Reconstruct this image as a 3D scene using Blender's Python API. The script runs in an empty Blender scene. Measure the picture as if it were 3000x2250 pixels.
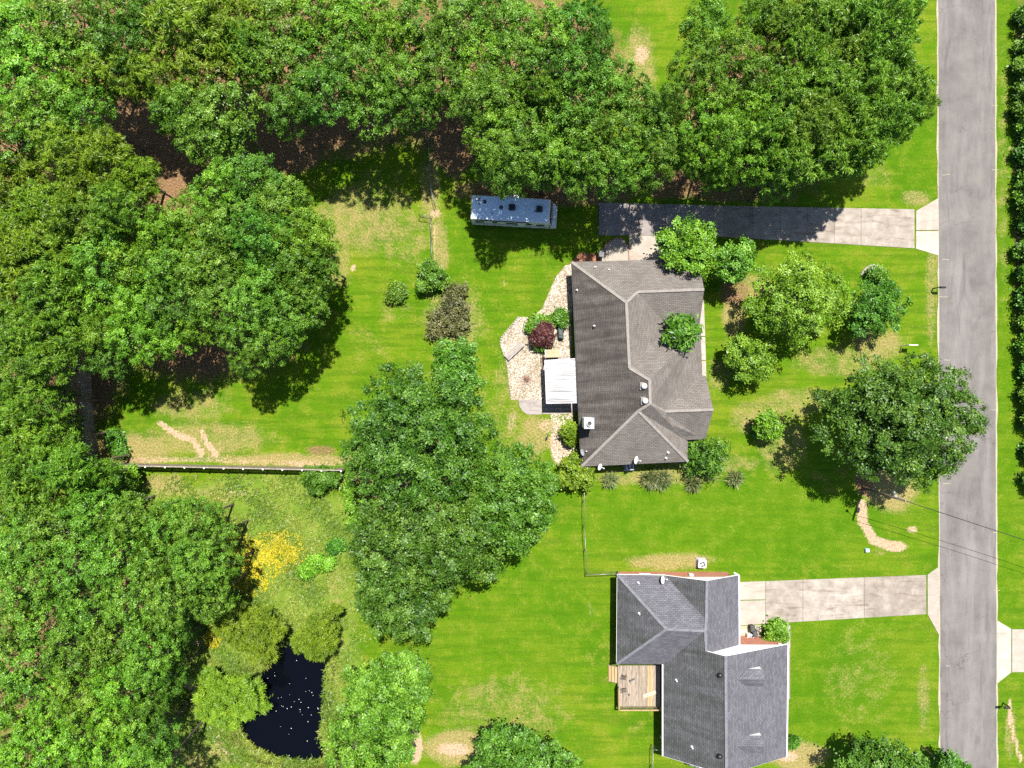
import bpy, bmesh, math, random
import numpy as np
from mathutils import Vector, Matrix

# ------------------------------------------------------------------ camera, sky, sun, exposure
SC = bpy.context.scene
COL = SC.collection
HC = 75.0            # camera height (m)
PPM = 27.0           # photograph pixels per metre on the ground
cam = bpy.data.cameras.new('camera'); camo = bpy.data.objects.new('camera', cam); COL.objects.link(camo)
camo.location = (0, 0, HC); camo.rotation_euler = (0, 0, 0)
cam.sensor_width = 36.0; cam.lens = 36.0 * (PPM * HC) / 3000.0
cam.clip_start = 0.5; cam.clip_end = 6000
SC.camera = camo

SUN_EL = math.radians(66.0)
sx, sy = 0.29, 0.957                      # horizontal direction towards the sun
sun_dir = Vector((sx * math.cos(SUN_EL), sy * math.cos(SUN_EL), math.sin(SUN_EL))).normalized()
world = bpy.data.worlds.new('World'); SC.world = world; world.use_nodes = True
wn = world.node_tree
sky = wn.nodes.new('ShaderNodeTexSky'); sky.sky_type = 'NISHITA'; sky.sun_disc = False
sky.sun_elevation = SUN_EL; sky.sun_rotation = math.atan2(sx, sy)
sky.air_density = 1.0; sky.dust_density = 0.6
wn.links.new(sky.outputs[0], wn.nodes['Background'].inputs[0])
wn.nodes['Background'].inputs[1].default_value = 0.075
sl = bpy.data.lights.new('sun', 'SUN'); sl.energy = 5.0; sl.angle = math.radians(0.5); sl.color = (1.0, 0.955, 0.88)
so = bpy.data.objects.new('sun', sl); COL.objects.link(so)
so.rotation_euler = sun_dir.to_track_quat('Z', 'Y').to_euler(); so.location = (20, 60, 120)
vs = SC.view_settings
SC.display_settings.display_device = 'sRGB'
vs.view_transform = 'Standard'; vs.look = 'None'; vs.gamma = 1.0; vs.use_curve_mapping = False
vs.exposure = 1.0
cy = SC.cycles
cy.max_bounces = 5; cy.diffuse_bounces = 2; cy.glossy_bounces = 2; cy.transmission_bounces = 3
cy.transparent_max_bounces = 4; cy.caustics_reflective = False; cy.caustics_refractive = False
cy.use_denoising = False
cy.use_adaptive_sampling = True; cy.adaptive_threshold = 0.02
SC.render.filter_size = 1.3 if hasattr(SC.render, 'filter_size') else 1.5

rnd = random.Random(7)

# ------------------------------------------------------------------ helpers
def P(px, py, h=0.0):
    k = (HC - h) / HC / PPM
    return Vector(((px - 1500.0) * k, -(py - 1125.0) * k, h))

def tag(o, label=None, cat=None, group=None, kind=None):
    if label: o['label'] = label
    if cat: o['category'] = cat
    if group: o['group'] = group
    if kind: o['kind'] = kind
    return o

def empty(name, loc=(0, 0, 0), rz=0.0):
    o = bpy.data.objects.new(name, None); COL.objects.link(o)
    o.location = loc; o.rotation_euler = (0, 0, rz); o.empty_display_size = 0.3
    return o

class MB:
    def __init__(s): s.v = []; s.f = []; s.uv = None
    def add(s, vs_, fs_):
        b = len(s.v); s.v += [tuple(p) for p in vs_]; s.f += [tuple(i + b for i in f) for f in fs_]; return s
    def box(s, c, d, rz=0.0, M=None):
        hx, hy, hz = d[0] / 2, d[1] / 2, d[2] / 2
        R = Matrix.Rotation(rz, 3, 'Z') if M is None else M
        pts = [Vector(c) + R @ Vector((x * hx, y * hy, z * hz)) for x, y, z in
               ((-1, -1, -1), (1, -1, -1), (1, 1, -1), (-1, 1, -1), (-1, -1, 1), (1, -1, 1), (1, 1, 1), (-1, 1, 1))]
        return s.add(pts, ((3, 2, 1, 0), (4, 5, 6, 7), (0, 1, 5, 4), (1, 2, 6, 5), (2, 3, 7, 6), (3, 0, 4, 7)))
    def bar(s, a, b, w, h, up=(0, 0, 1)):
        a = Vector(a); b = Vector(b); d = b - a; L = d.length
        if L < 1e-6: return s
        x = d / L; y = Vector(up).cross(x)
        if y.length < 1e-4: y = Vector((0, 1, 0)).cross(x)
        y.normalize(); z = x.cross(y)
        M = Matrix((x, y, z)).transposed()
        return s.box((a + b) / 2, (L, w, h), M=M)
    def tube(s, pts, rs, n=6, cap=True):
        pts = [Vector(p) for p in pts]
        if not hasattr(rs, '__len__'): rs = [rs] * len(pts)
        b = len(s.v)
        for i, p in enumerate(pts):
            d = (pts[min(i + 1, len(pts) - 1)] - pts[max(i - 1, 0)]).normalized()
            u = d.cross(Vector((0.31, 0.17, 0.93)))
            if u.length < 1e-3: u = d.cross(Vector((1, 0, 0)))
            u.normalize(); w = d.cross(u)
            for k in range(n):
                a = 2 * math.pi * k / n
                s.v.append(tuple(p + (u * math.cos(a) + w * math.sin(a)) * rs[i]))
        for i in range(len(pts) - 1):
            for k in range(n):
                k2 = (k + 1) % n
                s.f.append((b + i * n + k, b + i * n + k2, b + (i + 1) * n + k2, b + (i + 1) * n + k))
        if cap:
            s.f.append(tuple(b + k for k in reversed(range(n))))
            s.f.append(tuple(b + (len(pts) - 1) * n + k for k in range(n)))
        return s
    def lathe(s, c, prof, n=20, M=None):
        c = Vector(c); b = len(s.v); M = M or Matrix.Identity(3)
        for r, z in prof:
            for k in range(n):
                a = 2 * math.pi * k / n
                s.v.append(tuple(c + M @ Vector((r * math.cos(a), r * math.sin(a), z))))
        for i in range(len(prof) - 1):
            for k in range(n):
                k2 = (k + 1) % n
                s.f.append((b + i * n + k, b + i * n + k2, b + (i + 1) * n + k2, b + (i + 1) * n + k))
        s.f.append(tuple(b + k for k in reversed(range(n))))
        s.f.append(tuple(b + (len(prof) - 1) * n + k for k in range(n)))
        return s
    def prism(s, poly, z0, z1):
        n = len(poly)
        a = sum(poly[i][0] * poly[(i + 1) % n][1] - poly[(i + 1) % n][0] * poly[i][1] for i in range(n))
        if a < 0: poly = list(reversed(poly))
        vv = [(p[0], p[1], z0) for p in poly] + [(p[0], p[1], z1) for p in poly]
        ff = [tuple(reversed(range(n))), tuple(range(n, 2 * n))]
        ff += [(i, (i + 1) % n, n + (i + 1) % n, n + i) for i in range(n)]
        return s.add(vv, ff)
    def build(s, name, m, parent=None, smooth=False, bevel=0.0):
        me = bpy.data.meshes.new(name); me.from_pydata(s.v, [], s.f); me.update()
        if smooth:
            for p in me.polygons: p.use_smooth = True
        o = bpy.data.objects.new(name, me); COL.objects.link(o)
        if m is not None: me.materials.append(m)
        if parent is not None: o.parent = parent
        if bevel > 0:
            bv = o.modifiers.new('bevel', 'BEVEL'); bv.width = bevel; bv.segments = 2; bv.limit_method = 'ANGLE'
        return o

def rel(parent, p):           # world point -> local of an Empty with z rotation
    q = Vector(p) - Vector(parent.location)
    return Matrix.Rotation(-parent.rotation_euler[2], 3, 'Z') @ q

# ------------------------------------------------------------------ materials
def newmat(name, rough=0.8, spec=0.3, color=(0.5, 0.5, 0.5), metal=0.0):
    m = bpy.data.materials.new(name); m.use_nodes = True
    b = m.node_tree.nodes['Principled BSDF']
    b.inputs['Roughness'].default_value = rough; b.inputs['Specular IOR Level'].default_value = spec
    b.inputs['Base Color'].default_value = (*color, 1); b.inputs['Metallic'].default_value = metal
    return m, m.node_tree, b
def nd(nt, t, **kw):
    n = nt.nodes.new(t)
    for k, v in kw.items(): setattr(n, k, v)
    return n
def setin(nt, node, key, v):
    s = node.inputs[key]
    if hasattr(v, 'is_output') or isinstance(v, bpy.types.NodeSocket): nt.links.new(v, s)
    elif isinstance(v, (tuple, list)) and len(v) == 3 and s.type == 'RGBA': s.default_value = (*v, 1)
    else: s.default_value = v
def pos(nt): return nd(nt, 'ShaderNodeNewGeometry').outputs['Position']
def objc(nt): return nd(nt, 'ShaderNodeTexCoord').outputs['Object']
def noise(nt, vec, scale, detail=4.0, rough=0.6, dist=0.0):
    n = nd(nt, 'ShaderNodeTexNoise'); setin(nt, n, 'Vector', vec); setin(nt, n, 'Scale', scale)
    setin(nt, n, 'Detail', detail); setin(nt, n, 'Roughness', rough); setin(nt, n, 'Distortion', dist)
    return n.outputs['Fac']
def ramp(nt, fac, stops):
    r = nd(nt, 'ShaderNodeValToRGB'); setin(nt, r, 'Fac', fac); e = r.color_ramp.elements
    while len(e) < len(stops): e.new(0.5)
    for i, (p, c) in enumerate(stops):
        e[i].position = p; e[i].color = (*c, 1) if len(c) == 3 else c
    return r.outputs['Color']
def mathn(nt, op, a, b=0.0, c=0.0, clamp=False):
    n = nd(nt, 'ShaderNodeMath', operation=op, use_clamp=clamp); setin(nt, n, 0, a); setin(nt, n, 1, b)
    if len(n.inputs) > 2: setin(nt, n, 2, c)
    return n.outputs[0]
def mapr(nt, v, a, b, c=0.0, d=1.0, smooth=True):
    n = nd(nt, 'ShaderNodeMapRange', interpolation_type='SMOOTHSTEP' if smooth else 'LINEAR')
    setin(nt, n, 'Value', v); setin(nt, n, 'From Min', a); setin(nt, n, 'From Max', b)
    setin(nt, n, 'To Min', c); setin(nt, n, 'To Max', d); return n.outputs[0]
def mixc(nt, f, a, b, bt='MIX'):
    n = nd(nt, 'ShaderNodeMix', data_type='RGBA', blend_type=bt)
    setin(nt, n, 0, f); setin(nt, n, 6, a); setin(nt, n, 7, b); return n.outputs[2]
def attr(nt, name): return nd(nt, 'ShaderNodeAttribute', attribute_name=name).outputs['Fac']
def bump(nt, b, h, strength=0.4, dist=0.05):
    n = nd(nt, 'ShaderNodeBump'); setin(nt, n, 'Strength', strength); setin(nt, n, 'Distance', dist)
    setin(nt, n, 'Height', h); nt.links.new(n.outputs[0], b.inputs['Normal'])
def stretch(nt, vec, s):
    n = nd(nt, 'ShaderNodeMapping'); setin(nt, n, 'Vector', vec); n.inputs['Scale'].default_value = s; return n.outputs[0]

KS = 0.74
def dim(nt, col, k=None): return mixc(nt, 1.0, col, ((k or KS),) * 3, 'MULTIPLY')
def mottled(name, c1, c2, scale=3.0, rough=0.8, spec=0.3, metal=0.0, bumpy=0.0, space='o', c3=None):
    m, nt, b = newmat(name, rough, spec, c1, metal)
    v = objc(nt) if space == 'o' else pos(nt)
    f = noise(nt, v, scale, 5)
    st = [(0.3, c1), (0.7, c2)] if c3 is None else [(0.25, c1), (0.5, c2), (0.75, c3)]
    nt.links.new(dim(nt, ramp(nt, f, st), 1.0 if max(c1) > 0.6 else KS), b.inputs['Base Color'])
    if bumpy: bump(nt, b, noise(nt, v, scale * 6, 3), bumpy, 0.02)
    return m

M = {}
# foliage ----------------------------------------------------------------
def leafmat(name, dark, mid, light, trans=0.16, rough=0.45, spec=0.4, var=0.26):
    m, nt, b = newmat(name, rough, spec)
    t = attr(nt, 'tint')
    oi = nd(nt, 'ShaderNodeObjectInfo').outputs['Random']
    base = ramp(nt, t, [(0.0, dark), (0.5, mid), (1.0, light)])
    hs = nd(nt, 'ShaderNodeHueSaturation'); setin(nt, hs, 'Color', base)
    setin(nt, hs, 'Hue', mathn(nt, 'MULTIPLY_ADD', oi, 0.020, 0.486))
    setin(nt, hs, 'Saturation', 1.0)
    setin(nt, hs, 'Value', mathn(nt, 'MULTIPLY_ADD', oi, var, 1.0 - var / 2))
    nt.links.new(hs.outputs[0], b.inputs['Base Color'])
    tr = nd(nt, 'ShaderNodeBsdfTranslucent')
    tc = mixc(nt, 1.0, hs.outputs[0], (1.0, 1.05, 0.45), 'MULTIPLY'); nt.links.new(tc, tr.inputs['Color'])
    mx = nd(nt, 'ShaderNodeMixShader'); mx.inputs[0].default_value = trans
    nt.links.new(b.outputs[0], mx.inputs[1]); nt.links.new(tr.outputs[0], mx.inputs[2])
    nt.links.new(mx.outputs[0], nt.nodes['Material Output'].inputs['Surface'])
    return m
M['oak'] = leafmat('oak_leaves', (0.026, 0.085, 0.006), (0.092, 0.228, 0.012), (0.250, 0.430, 0.045))
M['bright'] = leafmat('bright_leaves', (0.036, 0.112, 0.006), (0.120, 0.290, 0.011), (0.280, 0.480, 0.040))
M['blue'] = leafmat('deep_green_leaves', (0.020, 0.078, 0.006), (0.062, 0.195, 0.011), (0.170, 0.360, 0.038))
M['dark'] = leafmat('dark_oak_leaves', (0.014, 0.054, 0.004), (0.050, 0.145, 0.008), (0.160, 0.300, 0.034))
M['fresh'] = leafmat('fresh_leaves', (0.045, 0.120, 0.006), (0.145, 0.290, 0.012), (0.300, 0.470, 0.045))
M['pine'] = leafmat('pine_needles', (0.036, 0.098, 0.006), (0.115, 0.255, 0.012), (0.270, 0.430, 0.040), trans=0.25)
M['ypine'] = leafmat('yellow_pine_needles', (0.060, 0.130, 0.007), (0.165, 0.290, 0.013), (0.330, 0.450, 0.040), trans=0.28)
M['willow'] = leafmat('willow_leaves', (0.070, 0.150, 0.008), (0.175, 0.300, 0.012), (0.290, 0.420, 0.028), trans=0.3)
M['maple'] = leafmat('purple_leaves', (0.040, 0.010, 0.012), (0.075, 0.020, 0.020), (0.15, 0.05, 0.045), trans=0.15)
M['yucca'] = leafmat('grey_green_blades', (0.07, 0.11, 0.03), (0.13, 0.18, 0.06), (0.28, 0.30, 0.12), trans=0.15)
M['brush'] = leafmat('dry_brush_leaves', (0.06, 0.07, 0.02), (0.12, 0.14, 0.04), (0.24, 0.22, 0.09), trans=0.15)
M['weed'] = leafmat('meadow_blades', (0.07, 0.15, 0.012), (0.16, 0.26, 0.025), (0.30, 0.34, 0.06), trans=0.25)
M['flower'] = leafmat('yellow_petals', (0.34, 0.33, 0.01), (0.52, 0.46, 0.012), (0.66, 0.58, 0.02), trans=0.2)
M['bark'] = mottled('bark', (0.10, 0.075, 0.055), (0.24, 0.20, 0.16), 4, 0.9, 0.1, bumpy=0.5)
M['twig'] = mottled('bare_twigs', (0.22, 0.19, 0.165), (0.42, 0.38, 0.34), 4, 0.9, 0.1)
# man-made ----------------------------------------------------------------
M['white'] = mottled('white_paint', (0.74, 0.74, 0.73), (0.80, 0.80, 0.79), 2, 0.5, 0.4)
M['white_metal'] = mottled('white_metal', (0.66, 0.66, 0.66), (0.80, 0.80, 0.80), 1.5, 0.4, 0.5)
M['black'] = mottled('black_metal', (0.012, 0.012, 0.014), (0.03, 0.03, 0.032), 4, 0.45, 0.5)
M['darkgrey'] = mottled('dark_grey', (0.05, 0.05, 0.055), (0.09, 0.09, 0.095), 4, 0.6, 0.4)
M['grey'] = mottled('grey_metal', (0.28, 0.29, 0.31), (0.42, 0.43, 0.45), 4, 0.45, 0.5)
M['galv'] = mottled('galvanised_steel', (0.30, 0.31, 0.31), (0.45, 0.46, 0.46), 6, 0.4, 0.5, 0.6)
M['beige'] = mottled('beige_canvas', (0.42, 0.34, 0.21), (0.55, 0.46, 0.30), 3, 0.9, 0.1)
M['beigewall'] = mottled('beige_siding', (0.48, 0.42, 0.34), (0.56, 0.50, 0.41), 2, 0.7, 0.2)
M['plank'] = mottled('pale_board', (0.55, 0.43, 0.30), (0.68, 0.56, 0.42), 3, 0.8, 0.2)
M['glass'] = newmat('window_glass', 0.08, 0.6, (0.03, 0.04, 0.05))[0]
M['bluebox'] = mottled('pale_blue_plastic', (0.25, 0.48, 0.70), (0.38, 0.60, 0.80), 5, 0.5, 0.4)
M['acblue'] = mottled('grey_steel_casing', (0.40, 0.42, 0.45), (0.52, 0.54, 0.57), 4, 0.5, 0.4)
M['tile'] = mottled('grey_stone', (0.30, 0.27, 0.23), (0.50, 0.44, 0.36), 9, 0.9, 0.2, bumpy=0.3)

def wood(name, cs, scale=1.0, axis=(30, 3, 10), rough=0.85):
    m, nt, b = newmat(name, rough, 0.2)
    v = objc(nt); oi = nd(nt, 'ShaderNodeObjectInfo').outputs['Random']
    off = nd(nt, 'ShaderNodeVectorMath', operation='ADD'); setin(nt, off, 0, v)
    cmb = nd(nt, 'ShaderNodeCombineXYZ'); setin(nt, cmb, 2, mathn(nt, 'MULTIPLY', oi, 37.0)); nt.links.new(cmb.outputs[0], off.inputs[1])
    f = noise(nt, stretch(nt, off.outputs[0], axis), scale, 5)
    c = ramp(nt, f, [(0.28, cs[0]), (0.5, cs[1]), (0.75, cs[2])])
    c2 = mixc(nt, 1.0, c, ramp(nt, oi, [(0.0, (0.72, 0.70, 0.68)), (1.0, (1.12, 1.10, 1.05))]), 'MULTIPLY')
    nt.links.new(c2, b.inputs['Base Color']); bump(nt, b, f, 0.3, 0.01)
    return m
M['deck'] = wood('weathered_deck_wood', ((0.15, 0.12, 0.095), (0.29, 0.24, 0.19), (0.44, 0.385, 0.32)), 1.0, (14, 1.2, 14))
M['newwood'] = wood('fresh_lumber', ((0.28, 0.19, 0.095), (0.42, 0.30, 0.16), (0.50, 0.38, 0.22)), 1.0, (14, 1.2, 14))
M['fence'] = wood('grey_fence_wood', ((0.14, 0.12, 0.10), (0.24, 0.21, 0.18), (0.36, 0.33, 0.29)), 1.0, (6, 6, 1))
M['benchwood'] = wood('silvered_bench_wood', ((0.16, 0.14, 0.13), (0.30, 0.27, 0.25), (0.45, 0.41, 0.39)), 1.0, (2, 20, 10))
M['polewood'] = wood('pole_wood', ((0.07, 0.055, 0.045), (0.13, 0.11, 0.09), (0.20, 0.17, 0.14)), 1.0, (10, 10, 0.6))

def shingle(name, c1, c2, c3, stain=None, amount=0.0):
    m, nt, b = newmat(name, 0.9, 0.15)
    uv = nd(nt, 'ShaderNodeUVMap').outputs[0]
    br = nd(nt, 'ShaderNodeTexBrick', offset=0.5, squash=1.0)
    setin(nt, br, 'Vector', uv); setin(nt, br, 'Scale', 1.0); setin(nt, br, 'Mortar Size', 0.022); setin(nt, br, 'Mortar Smooth', 0.5)
    setin(nt, br, 'Brick Width', 0.42); setin(nt, br, 'Row Height', 0.185); setin(nt, br, 'Bias', 0.0)
    setin(nt, br, 'Color1', c1); setin(nt, br, 'Color2', c2); setin(nt, br, 'Mortar', c3)
    g = noise(nt, uv, 14.0, 3, 0.7)
    col = mixc(nt, 0.75, br.outputs['Color'], ramp(nt, g, [(0.3, (0.55, 0.55, 0.55)), (0.5, (1, 1, 1)), (0.72, (1.5, 1.5, 1.5))]), 'MULTIPLY')
    g2 = noise(nt, uv, 0.5, 4, 0.6)
    col = mixc(nt, 0.6, col, ramp(nt, g2, [(0.35, (0.80, 0.79, 0.77)), (0.65, (1.12, 1.12, 1.12))]), 'MULTIPLY')
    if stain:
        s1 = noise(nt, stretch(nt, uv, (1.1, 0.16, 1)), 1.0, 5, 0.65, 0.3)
        col = mixc(nt, mapr(nt, s1, 0.30, 0.66, amount * 0.45, amount), col, stain, 'MULTIPLY')  # darkens the whole slope somewhat, the streaks more
    nt.links.new(dim(nt, col, 0.64), b.inputs['Base Color'])
    bump(nt, b, br.outputs['Fac'], 0.5, -0.02)
    return m
M['sh1'] = shingle('brown_shingles', (0.29, 0.262, 0.235), (0.225, 0.20, 0.18), (0.12, 0.105, 0.095))
M['sh1s'] = shingle('brown_shingles_darker_streaked', (0.29, 0.262, 0.235), (0.225, 0.20, 0.18), (0.12, 0.105, 0.095), (0.34, 0.33, 0.33), 0.95)  # for the west-facing slope: darker overall, with streaks
M['sh2'] = shingle('grey_shingles', (0.225, 0.222, 0.25), (0.155, 0.152, 0.175), (0.085, 0.083, 0.095))
M['sh2s'] = shingle('grey_shingles_darker_streaked', (0.225, 0.222, 0.25), (0.155, 0.152, 0.175), (0.085, 0.083, 0.095), (0.42, 0.46, 0.36), 0.85)  # for the west-facing slopes: darker and greener overall, with streaks
M['cap1'] = mottled('brown_ridge_shingles', (0.26, 0.235, 0.21), (0.36, 0.33, 0.30), 3, 0.9, 0.15)
M['cap2'] = mottled('grey_ridge_shingles', (0.16, 0.16, 0.18), (0.25, 0.25, 0.275), 3, 0.9, 0.15)

def brickmat(name, c1, c2, mortar):
    m, nt, b = newmat(name, 0.85, 0.2)
    v = pos(nt); sep = nd(nt, 'ShaderNodeSeparateXYZ'); nt.links.new(v, sep.inputs[0])
    cb = nd(nt, 'ShaderNodeCombineXYZ'); setin(nt, cb, 0, mathn(nt, 'ADD', sep.outputs[0], sep.outputs[1])); setin(nt, cb, 1, sep.outputs[2])
    br = nd(nt, 'ShaderNodeTexBrick', offset=0.5); setin(nt, br, 'Vector', cb.outputs[0]); setin(nt, br, 'Scale', 1.0)
    setin(nt, br, 'Brick Width', 0.21); setin(nt, br, 'Row Height', 0.075); setin(nt, br, 'Mortar Size', 0.008)
    setin(nt, br, 'Color1', c1); setin(nt, br, 'Color2', c2); setin(nt, br, 'Mortar', mortar)
    nt.links.new(mixc(nt, 0.5, br.outputs['Color'], ramp(nt, noise(nt, v, 3, 4), [(0.3, (0.7, 0.7, 0.7)), (0.7, (1.2, 1.2, 1.2))]), 'MULTIPLY'), b.inputs['Base Color'])
    bump(nt, b, br.outputs['Fac'], 0.4, -0.01)
    return m
M['brick'] = brickmat('red_brick', (0.42, 0.13, 0.075), (0.52, 0.20, 0.12), (0.45, 0.38, 0.32))
M['brick1'] = brickmat('brown_brick', (0.26, 0.13, 0.085), (0.34, 0.19, 0.13), (0.40, 0.36, 0.31))

def concrete(name, a, b_, c, stain=(0.55, 0.48, 0.42)):
    m, nt, b = newmat(name, 0.85, 0.25)
    v = pos(nt); oi = nd(nt, 'ShaderNodeObjectInfo').outputs['Random']
    col = ramp(nt, noise(nt, v, 0.9, 6, 0.65), [(0.3, a), (0.52, b_), (0.72, c)])
    st = noise(nt, stretch(nt, v, (0.22, 1.3, 1)), 1.6, 6, 0.7, 0.6)
    col = mixc(nt, mapr(nt, st, 0.50, 0.70, 0, 0.75), col, mixc(nt, 1.0, col, stain, 'MULTIPLY'))
    col = mixc(nt, 1.0, col, ramp(nt, oi, [(0, (0.86, 0.84, 0.82)), (1, (1.08, 1.07, 1.06))]), 'MULTIPLY')
    sp = noise(nt, v, 28, 2, 0.7)
    col = mixc(nt, 0.35, col, ramp(nt, sp, [(0.3, (0.6, 0.6, 0.6)), (0.6, (1.1, 1.1, 1.1))]), 'MULTIPLY')
    nt.links.new(dim(nt, col, 0.86), b.inputs['Base Color']); bump(nt, b, sp, 0.15, 0.01)
    return m
M['conc'] = concrete('driveway_concrete', (0.24, 0.205, 0.172), (0.34, 0.298, 0.255), (0.45, 0.40, 0.345))
M['concpale'] = concrete('pale_concrete', (0.36, 0.318, 0.27), (0.43, 0.385, 0.33), (0.50, 0.455, 0.40), (0.75, 0.70, 0.66))
M['concgrey'] = concrete('grey_concrete', (0.26, 0.23, 0.215), (0.33, 0.295, 0.28), (0.39, 0.355, 0.34))

def asphalt():
    m, nt, b = newmat('worn_asphalt', 0.85, 0.25)
    v = pos(nt)
    sep = nd(nt, 'ShaderNodeSeparateXYZ'); nt.links.new(v, sep.inputs[0])
    col = ramp(nt, noise(nt, v, 0.35, 6, 0.62), [(0.28, (0.135, 0.124, 0.117)), (0.5, (0.185, 0.170, 0.160)), (0.75, (0.245, 0.224, 0.203))])
    tr = noise(nt, stretch(nt, v, (0.55, 0.07, 1)), 1.0, 5, 0.6, 0.5)
    col = mixc(nt, mapr(nt, tr, 0.42, 0.72, 0, 0.75), col, (0.275, 0.250, 0.238))
    tr2 = noise(nt, stretch(nt, v, (0.9, 0.14, 1)), 1.0, 6, 0.65, 1.0)
    col = mixc(nt, mapr(nt, tr2, 0.52, 0.72, 0, 0.7), col, (0.122, 0.113, 0.110))
    sp = noise(nt, v, 18, 3, 0.75)
    col = mixc(nt, 0.55, col, ramp(nt, sp, [(0.3, (0.62, 0.62, 0.62)), (0.5, (1, 1, 1)), (0.72, (1.4, 1.4, 1.4))]), 'MULTIPLY')
    vo = nd(nt, 'ShaderNodeTexVoronoi', feature='DISTANCE_TO_EDGE'); setin(nt, vo, 'Scale', 0.22)
    wob = nd(nt, 'ShaderNodeVectorMath', operation='ADD'); setin(nt, wob, 0, v)
    nn = nd(nt, 'ShaderNodeTexNoise'); setin(nt, nn, 'Vector', v); setin(nt, nn, 'Scale', 0.9); setin(nt, nn, 'Detail', 6.0)
    sc_ = nd(nt, 'ShaderNodeVectorMath', operation='SCALE'); nt.links.new(nn.outputs['Color'], sc_.inputs[0]); sc_.inputs['Scale'].default_value = 2.2
    nt.links.new(sc_.outputs[0], wob.inputs[1]); nt.links.new(wob.outputs[0], vo.inputs['Vector'])
    crack = mapr(nt, vo.outputs['Distance'], 0.0, 0.012, 1, 0)
    crack = mathn(nt, 'MULTIPLY', crack, mapr(nt, noise(nt, v, 0.12, 3), 0.48, 0.62, 0, 0.75))
    col = mixc(nt, crack, col, (0.085, 0.078, 0.075))
    nt.links.new(dim(nt, col), b.inputs['Base Color']); bump(nt, b, sp, 0.25, 0.01)
    return m
M['asphalt'] = asphalt()
M['shoulder'] = mottled('pale_gravel_edge', (0.30, 0.27, 0.15), (0.50, 0.44, 0.33), 3.5, 0.95, 0.1, space='p', c3=(0.22, 0.27, 0.07))
M['gravel'] = mottled('white_gravel', (0.16, 0.125, 0.07), (0.34, 0.285, 0.20), 3.2, 0.95, 0.1, bumpy=0.6, space='p', c3=(0.46, 0.40, 0.32))
M['pebble'] = leafmat('pale_pebbles', (0.16, 0.11, 0.06), (0.40, 0.345, 0.26), (0.66, 0.62, 0.53), trans=0.0, rough=0.8, spec=0.2, var=0.0)
M['pebgrey'] = mottled('grey_pebbles', (0.30, 0.26, 0.21), (0.46, 0.42, 0.36), 8, 0.95, 0.1, bumpy=0.6, space='p', c3=(0.36, 0.30, 0.20))
M['bark_mulch'] = mottled('reddish_soil', (0.28, 0.12, 0.07), (0.44, 0.22, 0.13), 6, 0.95, 0.1, bumpy=0.4, space='p')

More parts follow.
